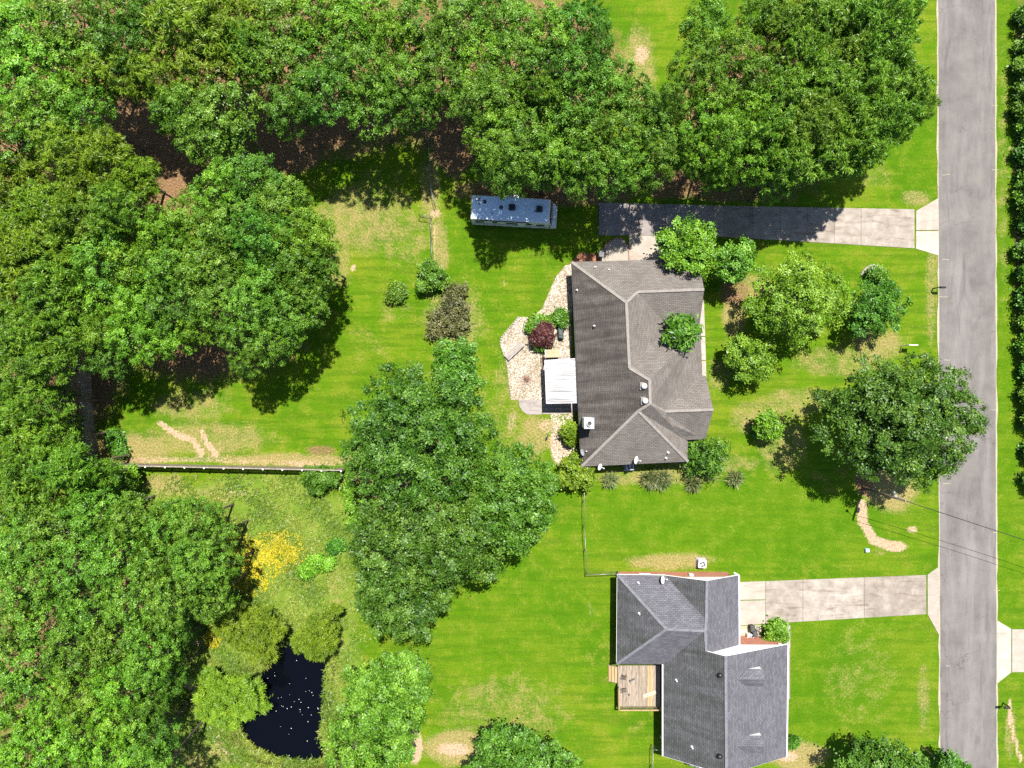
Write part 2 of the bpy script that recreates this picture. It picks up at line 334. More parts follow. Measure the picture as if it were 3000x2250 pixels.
def groundmat():
    m, nt, b = newmat('grass_and_soil', 0.95, 0.08)
    v = pos(nt)
    n1 = noise(nt, v, 0.13, 6, 0.62); n2 = noise(nt, v, 0.62, 7, 0.70); n3 = noise(nt, v, 5.0, 5, 0.75); n4 = noise(nt, v, 16.0, 2, 0.8)
    n5 = noise(nt, stretch(nt, v, (0.12, 1.3, 1)), 1.2, 4, 0.6)
    lawn = ramp(nt, n1, [(0.34, (0.070, 0.185, 0.003)), (0.5, (0.115, 0.235, 0.005)), (0.66, (0.190, 0.265, 0.012))])
    lawn = mixc(nt, mapr(nt, n2, 0.44, 0.64, 0, 0.8), lawn, (0.205, 0.265, 0.016))
    lawn = mixc(nt, mapr(nt, n5, 0.42, 0.62, 0, 0.55), lawn, (0.062, 0.160, 0.004))
    lush = attr(nt, 'lush')
    lawn = mixc(nt, mathn(nt, 'MULTIPLY', lush, 0.65), lawn, ramp(nt, n2, [(0.3, (0.056, 0.165, 0.002)), (0.7, (0.120, 0.245, 0.005))]))
    mead = attr(nt, 'meadow')
    mcol = ramp(nt, n2, [(0.25, (0.090, 0.205, 0.018)), (0.5, (0.185, 0.285, 0.030)), (0.75, (0.310, 0.330, 0.070))])
    col = mixc(nt, mapr(nt, mathn(nt, 'ADD', mead, mathn(nt, 'MULTIPLY_ADD', n2, 0.5, -0.25)), 0.35, 0.65), lawn, mcol)
    dry = attr(nt, 'dry')
    dsum = mathn(nt, 'ADD', dry, mathn(nt, 'ADD', mathn(nt, 'MULTIPLY_ADD', n2, 1.2, -0.60), mathn(nt, 'MULTIPLY_ADD', n3, 0.9, -0.45)))
    col = mixc(nt, mapr(nt, dsum, 0.22, 0.85, 0, 0.88), col, ramp(nt, n3, [(0.3, (0.26, 0.225, 0.045)), (0.5, (0.36, 0.29, 0.10)), (0.72, (0.50, 0.41, 0.19))]))
    # scattered straw flecks everywhere
    col = mixc(nt, mapr(nt, mathn(nt, 'ADD', n3, mathn(nt, 'MULTIPLY_ADD', n2, 0.5, -0.25)), 0.56, 0.78, 0, 0.65), col, (0.33, 0.28, 0.08))
    sand = attr(nt, 'sand')
    ssum = mathn(nt, 'ADD', sand, mathn(nt, 'ADD', mathn(nt, 'MULTIPLY_ADD', n2, 0.7, -0.35), mathn(nt, 'MULTIPLY_ADD', n3, 0.7, -0.35)))
    col = mixc(nt, mapr(nt, ssum, 0.32, 0.72, 0, 0.95), col, ramp(nt, n3, [(0.3, (0.42, 0.27, 0.14)), (0.55, (0.58, 0.42, 0.25)), (0.75, (0.68, 0.54, 0.38))]))
    lit = attr(nt, 'litter')
    lsum = mathn(nt, 'ADD', lit, mathn(nt, 'ADD', mathn(nt, 'MULTIPLY_ADD', n2, 0.8, -0.40), mathn(nt, 'MULTIPLY_ADD', n3, 0.6, -0.30)))
    col = mixc(nt, mapr(nt, lsum, 0.30, 0.75, 0, 0.95), col, ramp(nt, n3, [(0.28, (0.12, 0.062, 0.030)), (0.5, (0.27, 0.155, 0.075)), (0.72, (0.44, 0.29, 0.15))]))
    mud = attr(nt, 'mud')
    col = mixc(nt, mud, col, (0.045, 0.030, 0.018))
    fine = ramp(nt, n4, [(0.25, (0.42, 0.46, 0.45)), (0.5, (1.0, 1.0, 1.0)), (0.75, (1.65, 1.52, 1.9))])
    col = mixc(nt, 0.8, col, fine, 'MULTIPLY')
    col = mixc(nt, 0.6, col, ramp(nt, n3, [(0.3, (0.58, 0.64, 0.7)), (0.7, (1.32, 1.24, 1.4))]), 'MULTIPLY')
    nt.links.new(dim(nt, col, 0.76), b.inputs['Base Color'])
    bump(nt, b, mathn(nt, 'ADD', n3, mathn(nt, 'MULTIPLY', n4, 0.6)), 0.75, 0.12)
    return m
M['ground'] = groundmat()
def watermat():
    m, nt, b = newmat('dark_pond_water', 0.06, 0.22, (0.0015, 0.002, 0.004))
    bump(nt, b, noise(nt, pos(nt), 2.2, 3), 0.06, 0.02)
    return m
M['water'] = watermat()

# ------------------------------------------------------------------ ground sheet with masks for grass, straw, bare soil, leaf litter
POND = [(838,1850),(868,1866),(905,1880),(955,1880),(976,1935),(968,2010),(962,2080),(955,2150),(972,2205),(958,2236),(900,2240),(810,2232),
        (735,2200),(700,2160),(688,2118),(715,2075),(742,2030),(752,1995),(722,1972),(775,1940),(812,1900)]
PONDW = [P(x, y, -0.5) for x, y in POND]
def poly_sd(X, Y, poly):
    n = len(poly); d = np.full(X.shape, 1e9); ins = np.zeros(X.shape, bool)
    for i in range(n):
        ax, ay = poly[i][0], poly[i][1]; bx, by = poly[(i + 1) % n][0], poly[(i + 1) % n][1]
        ex, ey = bx - ax, by - ay; L2 = ex * ex + ey * ey
        t = np.clip(((X - ax) * ex + (Y - ay) * ey) / L2, 0, 1)
        d = np.minimum(d, np.hypot(X - ax - t * ex, Y - ay - t * ey))
        c = ((ay > Y) != (by > Y)) & (X < (bx - ax) * (Y - ay) / ((by - ay) if by != ay else 1e-9) + ax)
        ins ^= c
    return np.where(ins, -d, d)
def line_d(X, Y, pts):
    d = np.full(X.shape, 1e9)
    for i in range(len(pts) - 1):
        ax, ay = pts[i]; bx, by = pts[i + 1]; ex, ey = bx - ax, by - ay
        t = np.clip(((X - ax) * ex + (Y - ay) * ey) / (ex * ex + ey * ey), 0, 1)
        d = np.minimum(d, np.hypot(X - ax - t * ex, Y - ay - t * ey))
    return d
def sstep(a, b, x):
    t = np.clip((x - a) / (b - a), 0, 1); return t * t * (3 - 2 * t)

def build_ground():
    fx = np.arange(-70, 70.01, 0.4); fy = np.arange(-54, 54.01, 0.4)
    ex = np.array([90, 140, 260, 600, 1500, 3000.0])
    gx = np.concatenate([-ex[::-1], fx, ex]); gy = np.concatenate([-ex[::-1], fy, ex])
    X, Y = np.meshgrid(gx, gy); PX = X * PPM + 1500; PY = 1125 - Y * PPM
    near = (np.abs(X) < 75) & (np.abs(Y) < 60)
    Z = (0.012 * np.sin(X * 0.7 + 1.3) * np.sin(Y * 0.55 + 0.4) + 0.008 * np.sin(X * 1.9) * np.cos(Y * 1.6)) * near
    sd = poly_sd(X, Y, PONDW)
    jit = 0.35 * np.sin(X * 2.3 + Y * 1.1) + 0.25 * np.sin(Y * 3.1 - X * 1.4)
    sdj = sd + jit * 0.5
    Z = Z - 1.7 * sstep(0.55, -1.6, sdj) - 0.12 * sstep(2.2, 0.4, sdj)
    def ell(lst):
        a = np.zeros(X.shape)
        for cx, cy_, rx, ry, s in lst:
            d = np.hypot((PX - cx) / rx, (PY - cy_) / ry); a = np.maximum(a, s * sstep(1.3, 0.45, d))
        return a
    dry = ell([(1050,640,160,130,.58),(1180,690,110,110,.46),(985,770,60,110,.50),(1110,540,120,60,.36),(1262,560,40,130,.62),(1290,720,28,110,.7),(1160,600,60,60,.5),
        (360,1320,170,62,.85),(600,1285,240,60,.62),(560,1190,150,70,.5),(850,1348,260,22,.9),(1490,1180,60,220,.42),(1565,1280,60,80,.7),(1420,1180,30,120,.35),
        (2450,1060,170,60,.5),(2330,1180,140,55,.55),(2200,1225,70,60,.62),(2290,1290,90,120,.55),(2610,1430,90,80,.95),(2570,1010,100,60,.65),(2728,830,22,220,.55),
        (2150,920,40,90,.72),(2110,1100,50,60,.5),(2200,840,80,50,.6),(1480,2080,240,130,.42),(1340,2190,120,60,.9),(1965,1645,150,30,.8),(2340,2215,100,48,1.0),
        (2520,1980,140,170,.32),(2705,2040,22,150,.55),(560,1560,140,46,.62),(620,1450,90,30,.6),(480,1420,80,40,.7),(2960,2150,22,90,.6),(1870,200,60,150,.65),
        (2680,580,60,30,.6),(2560,520,60,40,.4),(1160,900,60,60,.35),(1085,1010,80,60,.3),(1930,1400,260,26,.65),(2000,1360,300,40,.5),
        (1330,940,110,130,.55),(600,2010,70,120,.5),(560,2220,90,60,.7),(660,2190,60,60,.6),(980,1760,40,160,.45),(880,1680,60,40,.4),(2940,500,20,500,.4),(2880,1480,40,80,.15),
        (1860,2120,30,40,.3),(2560,1620,60,12,.4),(1760,1940,60,200,.2)])
    sand = ell([(1035,785,12,11,1.0),(1215,2185,26,62,1.0),(1330,2195,60,26,.75),(1645,1300,42,80,.85),(1610,1250,45,30,.55),(1275,625,22,18,.6),
        (2620,1600,42,18,1.0),(2672,1552,22,14,.7),(2310,2215,40,22,.7),(1300,1105,16,24,.7),(585,1885,26,18,.6),(560,2010,26,30,.55),(1200,1600,10,10,.5),
        (2955,435,8,12,.7),(2955,520,8,12,.6),(1880,160,30,40,.6),(1900,60,0.1,0.1,0),(690,1445,60,14,.5),(1730,1790,14,40,.4),(1500,1235,24,40,.5),(990,1690,22,16,.5)])
    for pts, w, s in [([(470,1240),(520,1275),(565,1290),(592,1328)],10,.95),([(590,1262),(608,1300),(632,1328)],9,.95),([(300,1346),(640,1348),(1005,1362)],13,.52),
        ([(2525,1478),(2528,1530),(2560,1582),(2630,1604)],16,.95),([(640,2160),(660,2200),(720,2245)],10,.75),([(1000,1870),(985,1990),(1000,2080)],8,.5),
        ([(2960,2050),(2962,2120),(2990,2230)],8,.8),([(1264,330),(1270,560)],7,.45),([(1272,660),(1274,770)],7,.55),([(2744,590),(2746,760)],5,.5),([(1480,820),(1470,860)],5,.4)]:
        sand = np.maximum(sand, s * sstep(w * 1.5, w * 0.3, line_d(PX, PY, pts)))
    litter = ell([(330,330,520,420,1),(900,200,480,300,1),(1450,220,420,300,1),(200,900,230,420,1),(600,980,330,170,.75),(2250,330,300,280,.95),(220,1900,330,470,.9),
        (850,450,110,70,.9),(1330,420,80,120,.85),(2440,1400,120,60,.38),(2535,1415,35,45,.9),(2150,850,55,60,.7),(1600,560,330,60,.75),(1990,540,160,60,.7),(2150,570,250,30,.6),
        (330,1350,130,24,.5),(940,1320,60,20,.6),(2990,500,30,700,.6),(2190,560,70,40,.6),(1180,1450,180,300,.75),(420,1750,120,60,.6),(2560,2230,90,40,.7),(700,1800,20,20,.5),(1690,1400,60,40,.5)])
    litter *= (PX < 2745) | (PX > 2950)
    meadow = ell([(760,1570,330,210,1.0),(900,1780,180,180,.9),(640,1900,150,170,.9),(600,2150,130,150,.8),(1000,2000,80,200,.7),(500,1470,160,70,.6)])
    lush = ell([(2200,1530,560,140,1),(2430,1950,330,300,.75),(1550,1800,300,260,.6),(1370,780,110,150,.5),(2690,400,80,280,.8),(2940,900,60,1400,.8),(900,830,160,70,.3),(1900,1520,200,110,.9),
        (960,1120,180,150,.3)])
    mud = sstep(0.9, 0.1, sdj) * 0.9
    n, mm = X.shape[1], X.shape[0]
    me = bpy.data.meshes.new('ground')
    co = np.stack([X, Y, Z], -1).reshape(-1, 3).astype(np.float32)
    idx = np.arange(n * mm).reshape(mm, n)
    q = np.stack([idx[:-1, :-1], idx[:-1, 1:], idx[1:, 1:], idx[1:, :-1]], -1).reshape(-1, 4)
    set_mesh(me, co, q)
    for nm, a in (('dry', dry), ('sand', sand), ('litter', litter), ('meadow', meadow), ('lush', lush), ('mud', mud)):
        at = me.attributes.new(nm, 'FLOAT', 'POINT'); at.data.foreach_set('value', (a * near).astype(np.float32).ravel())
    me.polygons.foreach_set('use_smooth', np.ones(len(q), bool))
    me.materials.append(M['ground'])
    o = bpy.data.objects.new('ground', me); COL.objects.link(o); tag(o, 'green lawn and woodland floor with dry straw and bare soil patches', kind='structure')
    return o

def set_mesh(me, co, q):
    k = q.shape[1]
    me.vertices.add(len(co)); me.vertices.foreach_set('co', np.ascontiguousarray(co, np.float32).ravel())
    me.loops.add(q.size); me.loops.foreach_set('vertex_index', np.ascontiguousarray(q, np.int32).ravel())
    me.polygons.add(len(q)); me.polygons.foreach_set('loop_start', np.arange(0, q.size, k, dtype=np.int32))
    try: me.polygons.foreach_set('loop_total', np.full(len(q), k, np.int32))
    except Exception: pass
    me.update(calc_edges=True)
build_ground()

# pond
pw = MB(); cx = sum(p.x for p in PONDW) / len(PONDW); cyy = sum(p.y for p in PONDW) / len(PONDW)
big = [Vector((cx + (p.x - cx) * 1.25, cyy + (p.y - cyy) * 1.18, 0)) for p in PONDW]
pw.add([(p.x, p.y, -0.5) for p in big], [tuple(range(len(big)))])
o = pw.build('pond_water', M['water'])
me_ = o.data
bm = bmesh.new(); bm.from_mesh(me_); bm.normal_update()
if bm.faces[:][0].normal.z < 0: bmesh.ops.reverse_faces(bm, faces=bm.faces[:])
bm.to_mesh(me_); bm.free()
tag(o, 'dark navy pond water with pale floating specks', kind='structure')

# ------------------------------------------------------------------ road
def strip(name, left, right, z, mat, sub=1):
    mb = MB(); n = len(left)
    mb.add([(*p, z) for p in left] + [(*p, z) for p in right], [(i, n + i, n + i + 1, i + 1) for i in range(n - 1)])
    return mb.build(name, mat)
ys = np.concatenate([[600, 200], np.arange(60, -61, -1.5), [-200, -600]])
rr = random.Random(3)
def redge(x0, x1, y, j):      # x position of the road edge from the top to the bottom of the picture
    t = (41.67 - y) / 83.3; t = max(-0.6, min(1.6, t)); return x0 + (x1 - x0) * t + rr.uniform(-j, j)
xl0, xl1, xr0, xr1 = P(2748, 0).x, P(2755, 0).x, P(2914, 0).x, P(2919, 0).x
o = strip('road_shoulder', [(redge(xl0, xl1, y, 0.09) - 0.16, y) for y in ys], [(redge(xr0, xr1, y, 0.09) + 0.16, y) for y in ys], 0.030, M['shoulder'])
tag(o, 'thin pale gravel edge along the asphalt road', kind='structure')
o = strip('road', [(redge(xl0, xl1, y, 0.035), y) for y in ys], [(redge(xr0, xr1, y, 0.035), y) for y in ys], 0.038, M['asphalt'])
tag(o, 'worn grey asphalt country road without markings', kind='structure')
# transverse hairline cracks of pale grit at the road edges
ck = MB()
for x, y, L in ((2760,512,22),(2752,870,24),(2905,498,20),(2905,310,18),(2765,1055,18),(2903,1200,14),(2912,1730,18),(2763,1416,22),(2770,1950,14),(2760,760,20),(2908,1560,10)):
    a = P(x, y); pr = a
    for k in range(4):
        nx = a + Vector(((k + 1) * L / 4 / PPM, rr.uniform(-0.06, 0.06), 0))
        ck.add([(pr.x, pr.y - 0.035, 0.043), (nx.x, nx.y - 0.02, 0.043), (nx.x, nx.y + 0.02, 0.043), (pr.x, pr.y + 0.035, 0.043)], [(0, 1, 2, 3)]); pr = nx
o = ck.build('crack', M['shoulder'], bpy.data.objects['road'])

# ------------------------------------------------------------------ driveways of separate concrete slabs
def slab_set(name, label, polys, mat, z=0.05, names='slab'):
    e = empty(name); tag(e, label, kind='structure')
    for k, poly in enumerate(polys):
        mt = mat[k] if isinstance(mat, list) else mat
        pts = [P(x, y) for x, y in poly]
        c = sum(pts, Vector()) / len(pts)
        pts = [p + (c - p).normalized() * 0.018 for p in pts]
        MB().prism([(p.x, p.y) for p in pts], -0.06, z).build(names, mt, e, bevel=0.012)
    return e
def lerp(a, b, t): return a + (b - a) * t
# driveway of the brown-roofed house
top1 = lambda x: lerp(596, 613, (x - 1755) / (2680 - 1755)); bot1 = lambda x: lerp(690, 728, (x - 2040) / (2680 - 2040))
xs = [2040, 2120, 2205, 2285, 2364, 2445, 2522, 2600, 2679]
polys = [[(a, top1(a)), (b, top1(b)), (b, bot1(b)), (a, bot1(a))] for a, b in zip(xs[:-2], xs[1:-1])]
polys[-1] = [(2522, top1(2522)), (2679, 613), (2679, 728), (2522, bot1(2522))]
polys += [[(2683, 618), (2749, 580), (2749, 675), (2683, 675)], [(2683, 677), (2749, 677), (2749, 749), (2683, 729)]]
polys += [[(1754, 594), (1850, 596), (1850, 690), (1754, 690)], [(1850, 596), (1950, 598), (1950, 690), (1850, 690)], [(1950, 598), (2040, 600), (2040, 690), (1950, 690)],
          [(1843, 690), (1950, 690), (1950, 776), (1843, 776)], [(1950, 690), (2040, 690), (2030, 776), (1950, 776)]]
slab_set('driveway', 'grey-tan concrete driveway running from the road to the brown-roofed house', polys, [M['conc']] * 7 + [M['concpale']] * 2 + [M['concgrey']] * 3 + [M['concpale']] * 2)
top2 = lambda x: lerp(1705, 1684, (x - 2167) / (2714 - 2167)); bot2 = lambda x: lerp(1832, 1799, (x - 2167) / (2714 - 2167))
xs = [2140, 2242, 2352, 2531, 2713]
polys = [[(a, top2(a)), (b, top2(b)), (b, bot2(b)), (a, bot2(a))] for a, b in zip(xs[:-1], xs[1:])]
polys[0:1] = [[(2140, top2(2140)), (2242, top2(2242)), (2242, 1756), (2140, 1758)], [(2140, 1760), (2242, 1758), (2242, bot2(2242)), (2140, bot2(2140))]]
polys += [[(2717, 1683), (2751, 1659), (2751, 1862), (2717, 1800)]]
d2 = slab_set('driveway', 'stained concrete driveway with chalk outline leading to the grey-roofed house', polys, [M['concpale']] * 2 + [M['conc']] * 3 + [M['concpale']])
M['chalk'] = mottled('faded_chalk', (0.50, 0.46, 0.42), (0.60, 0.57, 0.53), 6, 0.95, 0.1, space='p')
def chalk(pts, closed=True, w=0.05):
    mb = MB(); q = [P(*p) for p in pts]; n = len(q)
    for i in range(n if closed else n - 1):
        mb.bar((q[i].x, q[i].y, 0.056), (q[(i + 1) % n].x, q[(i + 1) % n].y, 0.056), w, 0.003)
    return mb.build('chalk_outline', M['chalk'], d2)
chalk([(2401,1816),(2399,1803),(2404,1796),(2416,1799),(2424,1795),(2438,1795),(2443,1801),(2443,1810),(2430,1812),(2416,1813)])
chalk([(2393,1781),(2396,1788),(2400,1784)], False, 0.06)
chalk([(2428,1768),(2470,1769),(2520,1768)], False, 0.04); chalk([(2430,1741),(2470,1744),(2512,1740)], False, 0.06); chalk([(2672,1742),(2676,1720),(2688,1715)], False, 0.04)
slab_set('driveway', 'cream concrete driveway apron on the far side of the road', [[(2920, 1816), (2962, 1842), (2962, 1970), (2920, 2003)], [(2964, 1843), (3120, 1845), (3120, 1968), (2964, 1969)]], M['concpale'])
slab_set('walkway', 'narrow concrete walk along the front of the grey-roofed house', [[(2305, 1832), (2315, 1832), (2315, 1900), (2305, 1900)], [(2300, 1900), (2314, 1900), (2314, 2048), (2300, 2048)]], M['concgrey'])
slab_set('walkway', 'narrow pale concrete walk along the front porch of the brown-roofed house', [[(2045, 880), (2062, 880), (2066, 985), (2045, 985)], [(2045, 987), (2066, 987), (2068, 1055), (2045, 1055)], [(2045, 1057), (2068, 1057), (2070, 1130), (2045, 1130)]], M['concpale'])

# ------------------------------------------------------------------ houses
def poly_slab(name, pts, mat, parent, thick=0.10, uv=True):
    pts = [Vector(p) for p in pts]
    n = Vector()
    for i in range(len(pts)):
        a, b = pts[i], pts[(i + 1) % len(pts)]
        n += Vector(((a.y - b.y) * (a.z + b.z), (a.z - b.z) * (a.x + b.x), (a.x - b.x) * (a.y + b.y)))
    if n.z < 0: pts.reverse(); n = -n
    n.normalize(); k = len(pts)
    u = Vector((0, 0, 1)).cross(n)
    u = u.normalized() if u.length > 1e-4 else Vector((1, 0, 0)); v = n.cross(u)
    vv = [tuple(p) for p in pts] + [tuple(p - Vector((0, 0, thick))) for p in pts]
    ff = [tuple(range(k)), tuple(reversed(range(k, 2 * k)))] + [(i, k + i, k + (i + 1) % k, (i + 1) % k) for i in range(k)]
    me = bpy.data.meshes.new(name); me.from_pydata(vv, [], ff); me.update()
    ul = me.uv_layers.new(name='UVMap')
    for lp in me.loops:
        p = me.vertices[lp.vertex_index].co; ul.data[lp.index].uv = (p.dot(u), p.dot(v))
    me.materials.append(mat)
    o = bpy.data.objects.new(name, me); COL.objects.link(o); o.parent = parent
    return o
def inset(poly, d):
    n = len(poly); out = []
    A = sum(poly[i][0] * poly[(i + 1) % n][1] - poly[(i + 1) % n][0] * poly[i][1] for i in range(n))
    s = 1 if A > 0 else -1
    for i in range(n):
        p0, p1, p2 = Vector(poly[i - 1][:2]), Vector(poly[i][:2]), Vector(poly[(i + 1) % n][:2])
        d1 = (p1 - p0).normalized(); d2 = (p2 - p1).normalized()
        n1 = Vector((-d1.y, d1.x)) * s; n2 = Vector((-d2.y, d2.x)) * s
        k = 1 + n1.dot(n2)
        out.append(p1 + (n1 + n2) * (d / max(k, 0.3)))
    return out
def cap_line(par, mat, a, b, w=0.28):
    a = Vector(a) + Vector((0, 0, 0.025)); b = Vector(b) + Vector((0, 0, 0.025))
    L = (b - a).length; n = max(1, int(L / 0.9)); mb = MB()
    return MB().bar(a, b, w, 0.05).build('ridge_cap', mat, par)
def window(par, a, b, z0, z1, nrm):
    a = Vector((*a, 0)); b = Vector((*b, 0)); nrm = Vector((*nrm, 0)).normalized()
    f = MB(); zc = (z0 + z1) / 2
    for z in (z0, z1): f.bar(a + nrm * 0.03 + Vector((0, 0, z)), b + nrm * 0.03 + Vector((0, 0, z)), 0.07, 0.09)
    for p in (a, b, (a + b) / 2): f.bar(p + nrm * 0.03 + Vector((0, 0, z0)), p + nrm * 0.03 + Vector((0, 0, z1)), 0.08, 0.07)
    w = f.build('window', M['white'], par)
    MB().bar(a + nrm * 0.012 + Vector((0, 0, zc)), b + nrm * 0.012 + Vector((0, 0, zc)), 0.02, z1 - z0).build('pane', M['glass'], w)
def door(par, a, b, z0, z1, nrm, mat, rows=4):
    a = Vector((*a, 0)); b = Vector((*b, 0)); nrm = Vector((*nrm, 0)).normalized()
    d = MB(); h = (z1 - z0) / rows
    for k in range(rows):
        z = z0 + h * (k + 0.5); d.bar(a + nrm * 0.02 + Vector((0, 0, z)), b + nrm * 0.02 + Vector((0, 0, z)), 0.05, h - 0.025)
    return d.build('door', mat, par)
def pipe_vent(par, p, r=0.06, h=0.38, mat='white'):
    p = Vector(p); m = MB().tube([p - Vector((0, 0, 0.25)), p + Vector((0, 0, h))], r, 10)
    v = m.build('vent_pipe', M[mat], par, True)
    MB().lathe(p - Vector((0, 0, 0.02)), [(r * 2.2, -0.06), (r * 1.9, 0.03), (r * 1.05, 0.10)], 12).build('flashing', M['white'], v, True)
def round_vent(par, p, mat, r=0.26, base='cap1'):
    p = Vector(p)
    v = MB().lathe(p, [(r * 0.8, -0.25), (r * 0.8, 0.22), (r * 1.1, 0.24), (r * 1.12, 0.34), (r * 0.85, 0.46), (r * 0.35, 0.53), (0.01, 0.54)], 20).build('roof_vent', M[mat], par, True)
    MB().box(p + Vector((0, 0, -0.02)), (r * 3, r * 3, 0.03)).build('flashing', M[base], v)
def dish(par, p, face, mat='white', r=0.38, mast=0.6, base=None):
    """satellite dish: reflector, feed arm and mast; p = reflector centre, face = horizontal direction it looks"""
    p = Vector(p); f = Vector((face[0], face[1], 0.75)).normalized()
    z = f; x = Vector((0, 0, 1)).cross(z).normalized(); y = z.cross(x); R = Matrix((x, y, z)).transposed()
    d = MB().lathe(p, [(0.01, -0.07), (r * 0.5, -0.045), (r * 0.85, 0.0), (r, 0.035), (r * 0.985, 0.05), (r * 0.5, -0.01), (0.01, -0.03)], 24, R).build('satellite_dish', M[mat], par, True)
    tip = p + f * 0.42 - y * r * 0.55
    MB().tube([p - y * r, tip], 0.022, 6).tube([p - y * r * 0.7 + x * 0.1, tip], 0.012, 5).build('feed_arm', M[mat], d)
    MB().lathe(tip, [(0.035, -0.09), (0.06, 0.0), (0.05, 0.04)], 10, R).build('feed_horn', M['white'], d)
    b0 = Vector(base) if base is not None else p - Vector((0, 0, mast))
    MB().tube([p - z * 0.06, p - z * 0.12 - Vector((0, 0, 0.1)), b0], 0.03, 8).build('mast', M['grey'], d)
    return d

HE = 2.7
# --- brown-roofed house
h1 = empty('house', (0, 0, 0)); tag(h1, 'brown-shingled hip-roofed house beside the white patio cover', 'house')
Q = lambda x, y, h=HE: P(x, y, h)
NW, NE1, E1, B1, A1 = Q(1675,768), Q(2047,759), Q(2063,848,4.5), Q(1868,855,4.5), Q(1835,886,5.25)
C1, D1, F1, G1 = Q(1844,1078,5.35), Q(1903,1113,6.2), Q(1905,1182,6.2), Q(1870,1204,5.55)
V1, SE1, NEc, K1 = Q(1955,957,2.85), Q(2050,950), Q(2052,964), Q(2057,1100)
I1, J1, L1, S1, S2, S3, SEc, SWc = Q(1948,1205,4.5), Q(2090,1200,4.5), Q(2068,1101), Q(2067,1286), Q(2008,1289), Q(2014,1291), Q(2016,1352), Q(1703,1367)
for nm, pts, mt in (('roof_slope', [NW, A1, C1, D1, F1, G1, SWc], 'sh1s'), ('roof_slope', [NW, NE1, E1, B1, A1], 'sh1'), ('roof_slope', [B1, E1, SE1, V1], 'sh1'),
        ('roof_slope', [A1, B1, V1, C1], 'sh1'), ('roof_slope', [C1, V1, NEc, D1], 'sh1'), ('roof_slope', [D1, NEc, K1, I1, F1], 'sh1'), ('roof_slope', [I1, K1, L1, J1], 'sh1'),
        ('roof_slope', [F1, I1, J1, S1, S2, G1], 'sh1'), ('roof_slope', [G1, S2, S3, SEc], 'sh1'), ('roof_slope', [G1, SEc, SWc], 'sh1')):
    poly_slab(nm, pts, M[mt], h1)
for a, b in ((NW, A1), (A1, C1), (C1, D1), (D1, F1), (F1, G1), (G1, SWc), (G1, SEc), (A1, B1), (B1, E1), (F1, I1), (I1, J1)):
    cap_line(h1, M['cap1'], a, b)
ev = [NW, SWc, SEc, S2, S1, L1, K1, NEc, SE1, NE1]
wl = inset([(p.x, p.y) for p in [NW, SWc, SEc, S2, S1, L1 + Vector((0, 0, 0)), NE1 + Vector((0.1, 0, 0))]], 0.45)
MB().prism([(p.x, p.y) for p in wl], 0.0, 2.62).build('wall', M['brick1'], h1)
for a, b, c in ((NE1, SE1, E1), (L1, S1, J1)):      # gable triangles on the road side
    off = Vector((-0.35, 0, -0.12))
    MB().add([a + off, b + off, c + off, a + off + Vector((-0.1, 0, 0)), b + off + Vector((-0.1, 0, 0)), c + off + Vector((-0.1, 0, 0))],
             [(0, 1, 2), (5, 4, 3), (0, 3, 4, 1), (1, 4, 5, 2), (2, 5, 3, 0)]).build('gable', M['beigewall'], h1)
for a, b in ((NW, SWc), (SWc, SEc), (NW, NE1), (K1, NEc), (S2, S1)):
    MB().bar(a - Vector((0, 0, 0.16)), b - Vector((0, 0, 0.16)), 0.10, 0.11).build('gutter', M['darkgrey'], h1)
x = wl[1].x
window(h1, (wl[1].x + 2.0, wl[1].y + 0.02), (wl[1].x + 3.4, wl[1].y + 0.04), 0.9, 2.1, (0, -1)); window(h1, (wl[1].x + 7.0, wl[1].y + 0.2), (wl[1].x + 8.4, wl[1].y + 0.23), 0.9, 2.1, (0, -1))
door(h1, (wl[0].x + 8.3, wl[0].y + 0.30), (wl[0].x + 12.6, wl[0].y + 0.40), 0.05, 2.3, (0, 1), M['white'])
for px_, py_, h in ((1744, 783, 3.0), (1784, 791, 3.15), (1690, 850, 3.0), (1741, 955, 3.95), (1957, 1326, 3.35), (1951, 1342, 3.05)): pipe_vent(h1, P(px_, py_, h))
round_vent(h1, P(1886, 1131, 5.95), 'white_metal'); round_vent(h1, P(1889, 1174, 5.95), 'white_metal')
cb = P(1726, 1240, 5.5)
ch = MB().box((cb.x, cb.y, 4.2), (0.92, 1.02, 2.5)).build('chimney', M['white'], h1)
MB().prism([(cb.x - 0.52, cb.y - 0.57), (cb.x + 0.52, cb.y - 0.57), (cb.x + 0.52, cb.y + 0.57), (cb.x - 0.52, cb.y + 0.57)], 5.45, 5.53).build('chimney_cap', M['acblue'], ch, bevel=0.02)
MB().lathe((cb.x + 0.02, cb.y - 0.03, 5.53), [(0.27, 0), (0.27, 0.30), (0.24, 0.30), (0.24, 0.02)], 24).build('flue', M['white_metal'], ch, True)
MB().lathe((cb.x + 0.02, cb.y - 0.03, 5.545), [(0.235, 0), (0.235, 0.01)], 24).build('flue_throat', M['black'], ch)
dish(h1, P(1706, 1326, 3.3), (1, 0.35), 'grey', 0.36, base=P(1712, 1328, 2.95))
dish(h1, P(1757, 1368, 3.5), (0.9, -0.3), 'white', 0.36, base=P(1752, 1360, 2.8))
dish(h1, P(1863, 1348, 3.5), (1, -0.15), 'white', 0.42, base=P(1868, 1354, 2.8))

